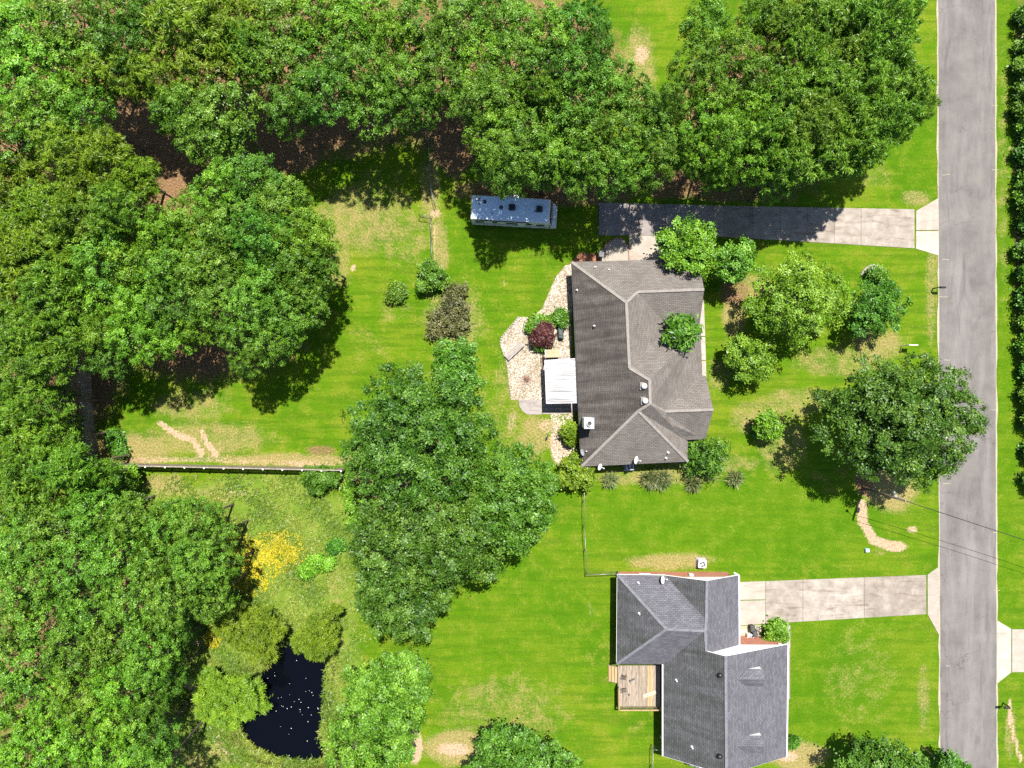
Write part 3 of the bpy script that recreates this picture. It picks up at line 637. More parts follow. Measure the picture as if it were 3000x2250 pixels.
# --- grey-roofed house
h2 = empty('house', (0, 0, 0)); tag(h2, 'grey-shingled house with red brick walls, white gables and two dormers', 'house')
nw, sw, p1, p2 = Q(1809,1684), Q(1807,1945), Q(1952,1843,5.25), Q(2066,1848,5.0)
n2, nap, nej, vj = Q(1950,1686), Q(2071,1702,4.75), Q(2164,1685), Q(2069,1817,4.8)
ne_s = Q(2165,1893); rj = Q(2069,1908,5.0); eS = Q(1943,1946)
sap, sne, sse, ssw, ssap = Q(2126,1923,5.85), Q(2308,1888), Q(2304,2217), Q(1943,2215), Q(2128,2271,5.85)
vq = Q(1957,1937,2.95)
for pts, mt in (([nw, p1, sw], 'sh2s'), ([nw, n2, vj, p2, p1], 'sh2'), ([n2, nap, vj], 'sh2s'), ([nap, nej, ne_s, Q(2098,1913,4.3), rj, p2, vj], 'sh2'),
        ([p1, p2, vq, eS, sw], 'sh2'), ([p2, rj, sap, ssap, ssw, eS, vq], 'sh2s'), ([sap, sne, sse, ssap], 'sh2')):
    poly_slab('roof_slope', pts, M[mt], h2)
for a, b in ((nw, p1), (sw, p1), (p1, p2), (nap, vj), (vj, p2), (p2, rj), (sap, ssap)): cap_line(h2, M['cap2'], a, b)
# walls
w2 = inset([(p.x, p.y) for p in [nw, sw, eS, ssw, sse, sne, Q(2165, 1889), nej]], 0.38)
w2[5].y = w2[6].y = sne.y - 0.08
MB().prism([(p.x, p.y) for p in w2], 0.0, 2.60).build('wall', M['brick'], h2)
def gable(a, b, c, dy, mat):
    off = Vector((0, dy, -0.11)); th = Vector((0, -0.1 if dy < 0 else 0.1, 0))
    MB().add([a + off, b + off, c + off, a + off + th, b + off + th, c + off + th], [(0, 1, 2), (5, 4, 3), (0, 3, 4, 1), (1, 4, 5, 2), (2, 5, 3, 0)]).build('gable', mat, h2)
gable(n2, nej, nap, -0.20, M['white']); gable(Q(1950, 1887), sne, sap, -0.07, M['white']); gable(ssw, sse, ssap, 0.34, M['white'])
for a, b in ((n2, nap), (nap, nej), (rj, sap), (sap, sne), (ssw, ssap), (ssap, sse)):
    MB().bar(a - Vector((0, 0, 0.12)), b - Vector((0, 0, 0.12)), 0.06, 0.16).build('rake_board', M['white'], h2)
for a, b in ((sw, eS), (eS, ssw), (sne, sse), (nej, ne_s)):
    d = (b - a).normalized(); out = Vector((d.y, -d.x, 0))
    c_ = Vector((P(2080, 1930).x, P(2080, 1950).y, 0))
    if out.dot((a + b) / 2 - c_) < 0: out = -out
    g = MB().bar(a + out * 0.06 - Vector((0, 0, 0.06)), b + out * 0.06 - Vector((0, 0, 0.06)), 0.12, 0.11).build('gutter', M['white'], h2)
for a, b in ((nw, n2), (nw, sw)):
    MB().bar(a - Vector((0, 0, 0.16)), b - Vector((0, 0, 0.16)), 0.08, 0.11).build('fascia', M['white'], h2)
# boxed eave return at the north-east gable corner
MB().bar(Q(2150, 1677, 2.5), Q(2166, 1686, 2.6), 0.12, 0.12).build('eave_return', M['white'], h2); MB().bar(Q(2281, 1885, 2.5), Q(2300, 1893, 2.6), 0.12, 0.12).build('eave_return', M['white'], h2)
# dormers on the road-side slope
def dormer(px_, py_):
    zr = lambda X: 5.85 - (X - sap.x) * (5.85 - HE) / (sne.x - sap.x)       # roof height at world x
    c = P(px_, py_, 5.0); X0 = c.x - 0.65; X1 = c.x + 0.95; W = 0.85
    ze = zr(X0) + 0.02; y0 = c.y
    d = MB()
    for s in (1, -1):
        y = y0 + s * W
        d.add([(X0, y, ze), (X1, y, ze), (X1, y, zr(X1) - 0.1), (X0, y - s * 0.06, ze), (X1, y - s * 0.06, ze), (X1, y - s * 0.06, zr(X1) - 0.1)], [(0, 1, 2), (5, 4, 3), (0, 3, 4, 1), (1, 4, 5, 2), (2, 5, 3, 0)])
    d.add([(X1 - 0.01, y0 - W, zr(X1) - 0.1), (X1 - 0.01, y0 + W, zr(X1) - 0.1), (X1 - 0.01, y0 + W, ze), (X1 - 0.01, y0, ze + 0.42), (X1 - 0.01, y0 - W, ze)], [(0, 1, 2, 3, 4)])
    dm = d.build('dormer', M['white'], h2)
    rx = X0 - 0.42 / ((5.85 - HE) / (sne.x - sap.x))
    for s in (1, -1):
        e = W + 0.03
        poly_slab('dormer_roof', [(X0 + 0.0, y0 + s * e, ze + 0.02), (X1 + 0.12, y0 + s * e, ze + 0.02), (X1 + 0.12, y0, ze + 0.45), (rx, y0, ze + 0.45)], M['sh2'], dm, 0.06)
    window_y = [(X1 + 0.0, y0 - 0.4), (X1 + 0.0, y0 + 0.4)]
    MB().box((X1 + 0.02, y0, (ze + zr(X1)) / 2 + 0.06), (0.05, 0.8, 0.45)).build('pane', M['glass'], dm)
dormer(2206, 1987); dormer(2206, 2183)
for px_, py_, h in ((1870, 1707, 3.0), (1872, 1797, 3.9), (1981, 1992, 3.4), (2027, 2188, 4.2)): pipe_vent(h2, P(px_, py_, h))
round_vent(h2, P(2107, 1975, 5.45), 'black', 0.24, 'darkgrey'); round_vent(h2, P(2106, 2212, 5.45), 'black', 0.24, 'darkgrey')
dish(h2, P(1941, 1699, 3.3), (1, 0.1), 'white', 0.42, base=P(1944, 1697, 2.85))
# fittings on the north brick wall, windows and garage door
mw = w2[0]
MB().box((P(2022, 0).x * 0.985, w2[-1].y + 0.10, 1.5), (0.42, 0.2, 0.55)).build('meter_box', M['white_metal'], h2, bevel=0.02)
window(h2, (w2[0].x + 2.2, w2[0].y + 0.0), (w2[0].x + 3.4, w2[0].y + 0.0), 1.0, 2.1, (0, 1))
g0 = w2[-1]; g1_ = w2[-2]
door(h2, (g0.x, g0.y - 0.8), (g0.x, g0.y - 4.9), 0.06, 2.25, (1, 0), M['white'])
window(h2, (w2[4].x, w2[4].y + 2.0), (w2[4].x, w2[4].y + 3.4), 0.9, 2.1, (1, 0)); window(h2, (w2[4].x, w2[4].y + 6.0), (w2[4].x, w2[4].y + 7.4), 0.9, 2.1, (1, 0))
MB().tube([P(1943, 2170, 2.5), P(1936, 2160, 1.2), P(1934, 2154, 0.3)], 0.045, 6).build('downspout', M['white'], h2)

# ------------------------------------------------------------------ foliage builders
def leaf_mesh(name, C, N, L, W, tint, rng, mat, fold=0.12, T=None):
    """rhombic leaf faces: centres C, normals N, lengths L, widths W, optional long-axis directions T"""
    n = len(C); N = N / np.maximum(np.linalg.norm(N, axis=1, keepdims=True), 1e-6)
    if T is None: T = rng.normal(size=(n, 3))
    T = T - N * np.sum(T * N, 1, keepdims=True); T /= np.maximum(np.linalg.norm(T, axis=1, keepdims=True), 1e-6)
    Bv = np.cross(N, T); L = np.broadcast_to(L, (n,))[:, None]; W = np.broadcast_to(W, (n,))[:, None]
    v = np.stack([C - T * L * 0.5, C + Bv * W * 0.5 + N * L * fold + T * L * 0.05, C + T * L * 0.5, C - Bv * W * 0.5 + N * L * fold + T * L * 0.05], 1).reshape(-1, 3)
    me = bpy.data.meshes.new(name); set_mesh(me, v, np.arange(n * 4).reshape(n, 4))
    at = me.attributes.new('tint', 'FLOAT', 'POINT'); at.data.foreach_set('value', np.repeat(np.clip(tint, 0, 1), 4).astype(np.float32))
    me.materials.append(mat)
    return me

def rdir(rng, n, zmin=-1.0):
    z = rng.uniform(zmin, 1, n); a = rng.uniform(0, 2 * np.pi, n); r = np.sqrt(1 - z * z)
    return np.stack([r * np.cos(a), r * np.sin(a), z], 1)

def crown_leaves(rng, lobes, leaf=0.30, asp=0.62, dens=1.0, style='broad', sub=14, spread=0.30):
    """lobes: (x, y, z, r).  Each lobe carries twig-end clusters, each cluster many leaves."""
    Cs, Ns, Ts, Ti, Ls = [], [], [], [], []
    for lx, ly, lz, r in lobes:
        lt = rng.uniform(-0.14, 0.20)
        ns = max(5, int(sub * (r / 1.2) ** 1.6 * rng.uniform(0.8, 1.2)))
        d = rdir(rng, ns, -0.35); rad = r * rng.uniform(0.70, 1.08, ns)
        sc = np.array([lx, ly, lz]) + d * rad[:, None] * np.array([1, 1, 0.72])
        if style in ('broad', 'shrub'):
            per = max(7, int(30 * dens * (0.30 / leaf) ** 2 * (spread / 0.25)))
            for k in range(ns):
                m = int(per * rng.uniform(0.7, 1.3))
                off = rng.normal(size=(m, 3)) * spread * np.array([1.15, 1.15, 0.5]) * rng.uniform(0.7, 1.35)
                Cs.append(sc[k] + off)
                nn = d[k] * 0.80 + np.array([0, 0, 0.50]) + rng.normal(size=(m, 3)) * 0.36
                Ns.append(nn); Ts.append(rng.normal(size=(m, 3)))
                Ti.append(0.46 + lt + rng.uniform(-0.14, 0.14) + rng.normal(size=m) * 0.20)
                Ls.append(leaf * rng.uniform(0.7, 1.3, m))
        else:          # needles: tufts of blades fanning up and out
            per = max(8, int(34 * dens))
            for k in range(ns):
                m = int(per * rng.uniform(0.7, 1.3)); ax = d[k] * 0.6 + np.array([0, 0, 0.9 if style == 'pine' else -0.15])
                t = ax + rng.normal(size=(m, 3)) * 0.55; t /= np.linalg.norm(t, axis=1, keepdims=True)
                ll = leaf * rng.uniform(0.7, 1.3, m)
                Cs.append(sc[k] + rng.normal(size=(m, 3)) * spread * 0.55 + t * ll[:, None] * 0.5)
                Ns.append(rng.normal(size=(m, 3)) * 0.8 + np.array([0, 0, 1.0])); Ts.append(t)
                Ti.append(0.45 + lt + rng.uniform(-0.15, 0.15) + rng.normal(size=m) * 0.15); Ls.append(ll)
    if style in ('broad', 'pine', 'willow') and len(lobes) > 12:      # sparse larger leaves on the inner twigs
        lo = np.array(lobes); m = int(len(lobes) * (24 if style == 'broad' else 60))
        i, j = rng.integers(0, len(lo), m), rng.integers(0, len(lo), m); t = rng.uniform(0.15, 0.5, m)[:, None]
        near = np.hypot(lo[i, 0] - lo[j, 0], lo[i, 1] - lo[j, 1]) < 6.0
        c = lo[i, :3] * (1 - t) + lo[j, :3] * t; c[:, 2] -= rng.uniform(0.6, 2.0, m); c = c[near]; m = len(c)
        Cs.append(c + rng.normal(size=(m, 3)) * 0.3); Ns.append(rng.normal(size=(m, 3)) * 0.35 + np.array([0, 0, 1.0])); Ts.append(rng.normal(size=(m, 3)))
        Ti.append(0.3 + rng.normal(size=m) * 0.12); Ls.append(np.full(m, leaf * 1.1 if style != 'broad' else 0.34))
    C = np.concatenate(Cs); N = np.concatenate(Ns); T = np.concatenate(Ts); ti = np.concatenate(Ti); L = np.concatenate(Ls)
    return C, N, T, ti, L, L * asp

def dome_lobes(rng, R, Rz, nl, irr=0.16, rmin=0.20, rmax=0.33, zlow=-0.25):
    ph = rng.uniform(0, 6.28, 4); out = []; a0 = rng.uniform(0, 6.28)
    for k in range(nl):
        zz = 1 - (1 - zlow) * (k + 0.5) / nl + rng.uniform(-0.06, 0.06); zz = max(min(zz, 0.98), -0.5)
        a = a0 + k * 2.39996 + rng.uniform(-0.3, 0.3)
        mlt = 1 + irr * (math.sin(2 * a + ph[0]) + 0.7 * math.sin(3 * a + ph[1]) + 0.5 * math.sin(5 * a + ph[2]))
        q = math.sqrt(max(0, 1 - zz * zz)); r = R * rng.uniform(rmin, rmax)
        rad = max(0.05, R * mlt - r * 0.8)
        out.append((rad * q * math.cos(a), rad * q * math.sin(a), Rz * zz * rng.uniform(0.62, 1.10), r))
    return out

def trunk_mb(rng, h, r0, lobes, zc, nlimb=9, lean=(0, 0)):
    mb = MB(); top = Vector((lean[0], lean[1], h * 0.80))
    mid = Vector((lean[0] * 0.4 + rng.uniform(-0.2, 0.2), lean[1] * 0.4 + rng.uniform(-0.2, 0.2), h * 0.42))
    mb.tube([(0, 0, -0.15), (0, 0, 0.25), mid, top], [r0 * 1.5, r0, r0 * 0.72, r0 * 0.28], 8)
    ids = rng.permutation(len(lobes))[:nlimb]
    for i in ids:
        lx, ly, lz, lr = lobes[i]; e = Vector((lx, ly, zc + lz)); s0 = Vector((0, 0, 0)).lerp(mid, 1.0).lerp(top, rng.uniform(0.05, 0.8))
        m = s0.lerp(e, 0.55) + Vector((rng.uniform(-0.3, 0.3), rng.uniform(-0.3, 0.3), -0.35))
        mb.tube([s0, m, e + Vector((0, 0, lr * 0.35))], [r0 * 0.36, r0 * 0.22, r0 * 0.06], 5, cap=False)
        for _ in range(2):
            e2 = m.lerp(e, rng.uniform(0.2, 0.8)); tip = e2 + Vector((rng.uniform(-1, 1), rng.uniform(-1, 1), rng.uniform(0.2, 1.0))) * lr * 0.9
            mb.tube([e2, tip], [r0 * 0.12, r0 * 0.03], 4, cap=False)
    return mb

PROTO = {}
def proto(kind, i):
    """crown and trunk meshes of one kind of tree, shared by copies; unit crown radius R0, crown centre at height 0"""
    key = (kind, i)
    if key in PROTO: return PROTO[key]
    rng = np.random.default_rng(1000 + hash_(kind) * 17 + i)
    if kind in ('oak', 'bright', 'blue'):
        R0 = 4.3; lob = dome_lobes(rng, R0, 3.8, 34, 0.16, 0.14, 0.26)
        C, N, T, ti, L, W = crown_leaves(rng, lob, 0.215, 0.62, 0.95, 'broad', 18, 0.16); mt = M[kind]
    elif kind in ('pine', 'ypine'):
        R0 = 3.9; lob = dome_lobes(rng, R0, 3.8, 40, 0.19, 0.12, 0.22)
        C, N, T, ti, L, W = crown_leaves(rng, lob, 0.55, 0.17, 0.95, 'pine', 20, 0.20); mt = M[kind]
    elif kind == 'willow':
        R0 = 3.2; lob = dome_lobes(rng, R0, 2.3, 44, 0.24, 0.13, 0.24, -0.45)
        C, N, T, ti, L, W = crown_leaves(rng, lob, 0.42, 0.15, 1.7, 'willow', 24, 0.24); mt = M[kind]
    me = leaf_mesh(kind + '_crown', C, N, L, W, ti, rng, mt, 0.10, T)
    zc = 8.5; tm = trunk_mb(rng, 10.5, 0.24, lob, zc, 11)
    tme = bpy.data.meshes.new('trunk'); tme.from_pydata(tm.v, [], tm.f); tme.update(); tme.materials.append(M['bark'])
    for p in tme.polygons: p.use_smooth = True
    PROTO[key] = (me, tme, R0, zc, lob)
    return PROTO[key]
def hash_(s): return sum(ord(c) * (i + 3) for i, c in enumerate(s)) % 997

NV = {'oak': 6, 'bright': 4, 'blue': 2, 'pine': 5, 'ypine': 3, 'willow': 2}
tcount = [0]
def tree(px_, py_, rpx, kind, label, group=None, h=10.0, name=None, sz=None, cat='tree'):
    """px_, py_, rpx: crown centre and radius in the photograph; h: height of the crown's middle"""
    tcount[0] += 1; i = rnd.randrange(NV[kind])
    me, tme, R0, zc, lob = proto(kind, i)
    c = P(px_, py_, h + 1.2); Rm = rpx * (HC - h - 1.2) / (HC * PPM)
    s = Rm / R0; rz = rnd.uniform(0, 6.28)
    e = empty(name or {'oak': 'oak_tree', 'bright': 'hickory_tree', 'blue': 'gum_tree', 'pine': 'pine_tree', 'ypine': 'pine_tree', 'willow': 'willow_tree'}[kind], (c.x, c.y, 0), rz)
    szz = sz if sz else rnd.uniform(0.9, 1.1) * (0.6 + 0.4 * s)
    szz = min(szz, h * 0.85 / 3.8)
    cr = bpy.data.objects.new('crown', me); COL.objects.link(cr); cr.parent = e; cr.location = (0, 0, h); cr.scale = (s, s, szz)
    tr = bpy.data.objects.new('trunk', tme); COL.objects.link(tr); tr.parent = e; tr.scale = (s, s, h / zc)
    tag(e, label, cat, group)
    return e

def masses_tree(name, label, base, masses, kind, cat='tree', leaf=0.22, asp=0.62, dens=1.0, style='broad', group=None, trunk_r=0.28, seed=0, irr=0.12, mat=None, sub=20, spread=0.165, lobk=1.9, flat=0.72, rmin=0.18, rmax=0.33, bark='bark', limbs=12):
    """a tree whose crown is made of several rounded masses, each (px, py, radius px, height of middle)"""
    rng = np.random.default_rng(5000 + seed * 31 + hash_(label))
    b = P(*base); e = empty(name, (b.x, b.y, 0)); lob = []
    for mx, my, mr, mh in masses:
        c = P(mx, my, mh); R = mr * (HC - mh) / (HC * PPM)
        for lx, ly, lz, r in dome_lobes(rng, R, R * flat, max(9, int(lobk * R * R)), irr, rmin, rmax):
            lob.append((c.x - b.x + lx, c.y - b.y + ly, max(0.25, mh + lz), r))
    C, N, T, ti, L, W = crown_leaves(rng, lob, leaf, asp, dens, style, sub, spread)
    C[:, 2] = np.maximum(C[:, 2], 0.05)
    me = leaf_mesh(name + '_crown', C, N, L, W, ti, rng, mat or M[kind], 0.10, T)
    cr = bpy.data.objects.new('crown' if cat == 'tree' else 'foliage', me); COL.objects.link(cr); cr.parent = e
    hm = max(m[3] for m in masses)
    tm = trunk_mb(rng, hm * 1.15, trunk_r, lob, 0.0, limbs)
    t = tm.build('trunk' if cat == 'tree' else 'stem', M[bark], e, True)
    tag(e, label, cat, group)
    return e

# ------------------------------------------------------------------ woods
ORD = ['first', 'second', 'third', 'fourth', 'fifth', 'sixth', 'seventh', 'eighth', 'ninth', 'tenth', 'eleventh', 'twelfth']
DESC = {'oak': 'leafy oak', 'bright': 'bright leafy tree', 'blue': 'deep green leafy tree', 'pine': 'needled pine', 'ypine': 'yellow-green pine'}
def wood_trees(lst, where, group, per=6, k_r=0.94):
    ordered = sorted(lst, key=lambda t: t[1]); rows = [sorted(ordered[i:i + per], key=lambda t: t[0]) for i in range(0, len(ordered), per)]
    for ri, row in enumerate(rows):
        for ci, (x, y, r, k, *hh) in enumerate(row):
            tree(x, y, r * k_r, k, '%s, %s from left in %s row of %s' % (DESC[k], ORD[ci], ORD[ri], where), group, hh[0] if hh else rnd.uniform(9.0, 11.0))
wood_trees([(-60,60,125,'oak'),(60,90,125,'bright'),(190,55,120,'oak'),(320,20,90,'oak'),(360,120,95,'blue'),(95,225,120,'bright'),(-40,260,120,'oak'),(220,170,110,'bright'),(320,205,90,'ypine'),(455,215,85,'ypine'),
    (560,60,125,'ypine'),(680,60,105,'ypine'),(610,165,110,'ypine'),(730,150,90,'pine'),(420,60,80,'blue'),(100,330,105,'bright'),(-10,420,110,'blue'),(240,325,80,'oak'),(395,520,62,'ypine',8.5),(480,330,50,'oak',8),(540,305,85,'oak'),(650,330,115,'oak'),(590,390,95,'oak'),
    (200,445,95,'ypine'),(310,470,85,'ypine'),(240,530,80,'ypine'),(60,540,95,'ypine'),(130,610,90,'ypine'),(-30,640,110,'ypine'),(230,640,95,'pine'),(330,620,80,'pine'),
    (640,545,85,'bright'),(740,540,100,'blue'),(820,600,100,'oak'),(890,690,95,'bright'),(560,640,85,'bright'),(650,660,100,'oak'),(760,690,100,'blue'),(470,690,85,'bright'),(850,780,95,'blue')], 'the top-left wood', 'trees of the top-left wood')
wood_trees([(830,60,110,'oak'),(940,40,110,'bright'),(830,190,110,'oak'),(930,150,110,'oak'),(950,260,105,'blue'),(850,310,85,'blue'),(1050,60,105,'bright'),(1050,190,105,'oak'),(1140,110,95,'bright'),(1090,290,100,'oak'),(1190,230,95,'oak'),(1230,60,105,'oak'),
    (1210,310,80,'blue'),(1320,100,100,'oak'),(1290,200,95,'oak'),(1390,40,95,'oak'),(1400,170,95,'bright'),(1490,60,100,'oak'),(1500,170,100,'oak'),(1590,90,100,'bright'),(1700,60,85,'blue'),(1750,110,60,'blue'),(1600,200,105,'blue'),(1700,190,95,'blue'),
    (1380,290,85,'oak'),(1470,280,95,'oak'),(1580,275,75,'pine'),(1690,290,100,'oak'),(1790,240,90,'oak'),(1860,290,85,'oak'),(1450,380,85,'bright'),(1550,400,105,'oak'),(1480,460,90,'oak'),(1600,480,88,'oak',8.6),(1510,495,72,'oak',8.4),
    (1700,400,105,'oak'),(1800,380,100,'oak'),(1900,370,90,'oak'),(1960,290,60,'oak'),(1720,490,80,'oak',8.8),(1820,480,95,'oak'),(1920,450,80,'oak'),(1430,480,55,'oak',7.5),(1640,440,90,'bright'),(1870,522,52,'oak',7.6)], 'the top-centre wood', 'trees of the top-centre wood')
wood_trees([(2080,70,90,'oak'),(2150,140,85,'bright'),(2050,190,80,'oak'),(2230,30,75,'oak'),(2290,80,80,'pine'),(2390,40,100,'pine'),(2500,50,105,'pine'),(2610,40,95,'pine'),(2480,150,95,'pine'),(2590,140,95,'pine'),(2350,170,95,'pine'),
    (2640,255,95,'pine'),(2680,300,62,'pine'),(2540,250,95,'pine'),(2430,250,95,'pine'),(2320,270,95,'pine'),(2210,220,75,'oak'),(2090,260,80,'bright'),(2200,320,85,'bright'),(2060,340,80,'bright'),(2130,400,85,'bright'),(2590,340,95,'pine'),(2470,350,100,'pine'),(2370,370,95,'pine'),
    (2270,390,90,'pine'),(2540,420,85,'pine'),(2440,450,90,'pine',9.0),(2330,470,90,'pine'),(2200,462,80,'bright',8.8),(2070,445,78,'bright',8.8),(2290,515,66,'bright',7.8),(2120,498,60,'pine',7.6),(2010,420,60,'oak',8)], 'the wood by the road', 'trees of the wood by the road')
wood_trees([(-30,780,110,'ypine'),(70,740,105,'ypine'),(170,740,90,'ypine'),(40,860,100,'ypine'),(150,850,95,'pine'),(-40,960,105,'oak'),(70,970,95,'pine'),(160,960,85,'pine'),(30,1080,90,'oak'),(120,1060,75,'pine'),(-40,1190,100,'oak'),
    (90,1180,80,'pine'),(165,1160,40,'blue',3.0),(196,1236,34,'bright',2.0),(30,1280,85,'oak'),(130,1290,75,'bright'),(60,1370,85,'pine'),(180,1370,80,'pine'),(270,1400,60,'pine',7.5),(-30,1450,100,'oak'),(90,1470,80,'oak'),(185,1310,34,'oak',2.0)], 'the wood outside the fence', 'trees outside the privacy fence')
wood_trees([(150,1560,100,'oak'),(270,1510,85,'oak'),(380,1520,85,'oak'),(470,1540,75,'oak'),(560,1530,80,'oak',8.6),(620,1580,60,'oak',8),(40,1600,95,'oak'),(-50,1700,110,'oak'),(90,1700,100,'oak'),(210,1660,95,'oak'),(340,1640,95,'oak'),(460,1650,90,'oak'),(570,1660,80,'oak'),(640,1680,62,'oak',8),
    (610,1760,75,'oak',8.2),(500,1760,90,'oak'),(380,1760,95,'oak'),(250,1780,95,'oak'),(120,1820,100,'oak'),(10,1840,90,'oak'),(430,1850,80,'oak'),(320,1880,90,'oak'),(200,1920,95,'oak'),(70,1950,100,'oak'),(500,1860,55,'blue',7),(430,1950,80,'oak'),(330,2000,85,'bright'),(-40,2050,100,'oak'),
    (220,2050,90,'bright'),(100,2080,95,'bright'),(480,2000,62,'blue',7),(420,2080,72,'blue',8),(340,2120,85,'bright'),(220,2170,90,'bright'),(90,2200,95,'bright'),(430,2180,75,'blue',8),(330,2240,85,'bright'),(-30,2190,95,'oak'),(180,2290,90,'oak'),(440,2280,80,'oak'),(50,2310,90,'oak')], 'the bottom-left wood', 'trees of the bottom-left wood')
# woodland edge group in the middle left: the last row before the back lawn
wood_trees([(290,760,95,'oak'),(390,780,95,'bright'),(480,790,85,'oak'),(580,790,95,'oak'),(680,800,90,'oak'),(780,820,95,'oak'),(880,810,80,'oak',8.8),(940,770,62,'oak',8.4),(300,870,85,'bright'),(400,890,90,'bright'),(510,900,85,'blue'),(620,890,85,'oak'),(720,900,90,'oak'),(820,910,90,'oak',8.8),(900,880,70,'oak',8.2),
    (290,970,75,'bright'),(380,985,85,'bright'),(480,980,80,'bright',9),(310,1050,70,'blue',8.2),(560,960,60,'bright',8.6),(700,990,75,'oak',8.8),(800,1000,75,'oak',8.4),(720,1060,55,'oak',8)], 'the middle-left wood', 'trees of the middle-left wood')
# roadside thicket on the far right
NUM = ORD + ['thirteenth', 'fourteenth', 'fifteenth', 'sixteenth', 'seventeenth', 'eighteenth', 'nineteenth', 'twentieth']
hedge = [(2985,40,32),(2990,130,40),(2972,190,26),(2985,260,42),(2968,320,24),(2990,370,40),(2985,450,36),(2990,530,40),(2978,590,28),(2992,650,38),(2985,730,36),(2990,800,36),(2982,870,30),(2992,940,32),(2988,1010,32),(2994,1080,28),(2990,1150,28),(2996,1230,24),(2998,1320,20),(2995,1400,18)]
for k, (x, y, r) in enumerate(hedge):
    masses_tree('roadside_bush', 'dark green bush on the far road verge, %s from the top' % NUM[k], (x, y), [(x + 22, y, r * 0.8, 1.0), (x + 60, y + 10, r + 8, 1.8)], 'oak' if k % 3 else 'blue', 'bush', 0.22, group='bushes along the far road verge', trunk_r=0.05, seed=k, limbs=4, sub=10)

# ------------------------------------------------------------------ trees standing alone
masses_tree('shade_tree', 'large round dark green shade tree overhanging the road', (2540, 1215), [(2640,1215,135,9.5),(2540,1190,95,8.5),(2480,1250,85,8.0),(2560,1110,75,7.5),(2690,1110,75,8.0),(2770,1130,70,7.5),(2800,1210,78,7.8),(2740,1290,90,8.0),(2640,1330,85,7.8),(2540,1310,85,7.8),(2450,1190,55,7.0),(2760,1350,45,6.5),(2850,1240,36,7.0),(2700,1385,45,6.5)], 'oak', seed=1, mat=M['dark'], trunk_r=0.36)
masses_tree('front_yard_tree', 'bright yellow-green tree in the front yard of the brown-roofed house', (2290, 900), [(2340,880,92,6.2),(2270,830,62,5.4),(2400,830,66,5.4),(2420,910,58,5.2),(2270,920,62,5.2),(2340,960,62,5.0),(2330,780,48,5),(2220,900,32,4.4),(2440,860,44,5.0)], 'bright', seed=2, asp=0.5, mat=M['fresh'])
masses_tree('front_yard_tree', 'dark green rounded tree beside the bright front-yard tree', (2540, 905), [(2560,890,62,4.2),(2610,885,44,3.6),(2520,930,46,3.6),(2585,935,44,3.4),(2600,850,30,3.2)], 'blue', seed=3, leaf=0.205)
masses_tree('front_yard_tree', 'small fresh-green tree near the front walk of the brown-roofed house', (2170, 1052), [(2195,1040,48,3.6),(2150,1040,32,3.0),(2230,1035,38,3.2),(2195,1085,38,3.0),(2235,1070,34,3.0),(2170,1010,30,3.0)], 'blue', seed=4, leaf=0.205, mat=M['bright'])
masses_tree('ornamental_shrub', 'small round green shrub on the front lawn', (2222, 1240), [(2250,1240,36,2.4),(2262,1262,26,2.0),(2240,1258,24,1.8)], 'bright', 'shrub', 0.22, seed=5, trunk_r=0.07, limbs=5)
masses_tree('driveway_tree', 'bright lime-green tree between the driveway and the brown roof', (1990, 735), [(2010,690,58,5.0),(1975,715,42,4.6),(2050,700,48,4.8),(2035,745,50,4.6),(1985,750,38,4.4),(2075,740,36,4.4),(1950,700,22,4.2),(2050,770,30,4.2)], 'bright', seed=6, leaf=0.205)
masses_tree('corner_tree', 'mid-green tree at the front corner of the brown-roofed house', (2115, 775), [(2140,760,48,4.6),(2175,770,40,4.2),(2140,800,36,4.0),(2185,735,30,4.0)], 'oak', seed=7, leaf=0.205)
masses_tree('magnolia', 'glossy large-leaved magnolia standing against the brown roof', (1965, 985), [(1994,970,26,5.2),(1972,982,15,4.8),(2020,968,18,4.8),(2004,992,17,4.6),(1985,950,16,4.8),(2014,952,15,4.8)], 'blue', seed=8, leaf=0.55, asp=0.34, dens=2.2, irr=0.2, spread=0.24, sub=9, trunk_r=0.12)
masses_tree('conifer_shrub', 'spiky dark evergreen shrub at the front corner of the brown-roofed house', (2040, 1335), [(2065,1330,50,2.2),(2100,1325,32,1.8),(2040,1355,34,1.6),(2085,1365,30,1.4),(2030,1320,26,1.6)], 'blue', 'shrub', 0.5, 0.22, 1.6, seed=9, irr=0.2, spread=0.22, trunk_r=0.08, limbs=6)
masses_tree('shrub', 'small yellow-green shrub beside the dark shadow of the brown-roofed house', (1662, 1266), [(1670,1262,22,1.6),(1672,1280,17,1.2)], 'ypine', 'shrub', 0.22, seed=10, trunk_r=0.05, limbs=4)
masses_tree('shrub', 'olive-green shrub at the back corner of the brown-roofed house by the wire fence', (1680, 1385), [(1680,1365,34,2.4),(1705,1395,30,2.2),(1665,1400,26,1.8),(1722,1385,20,1.8)], 'ypine', 'shrub', 0.24, seed=11, trunk_r=0.07, limbs=6)
masses_tree('tall_hedge', 'squared tall green hedge block behind the lawn brush', (1322, 1075), [(1310,1030,36,4.0),(1360,1030,36,4.0),(1310,1075,36,4.4),(1365,1075,36,4.4),(1315,1120,40,4.6),(1370,1125,42,4.6),(1335,1050,38,4.3)], 'blue', 'hedge', 0.24, seed=12)
masses_tree('yard_tree', 'spreading dark oak in the middle of the back yard, below the hedge', (1230, 1290), [(1180,1230,105,9.5),(1260,1170,75,8.5),(1130,1130,62,8.0),(1200,1105,42,7.6),(1350,1190,70,8.2),(1380,1270,75,8.4),(1280,1290,105,9.5),(1130,1290,90,8.8),(1070,1230,62,8.0),(1060,1330,62,8.0),(1180,1390,100,9.0),(1300,1390,85,8.8),(1090,1400,62,7.8),(1390,1350,55,8.0)], 'oak', seed=13, mat=M['dark'], trunk_r=0.38)
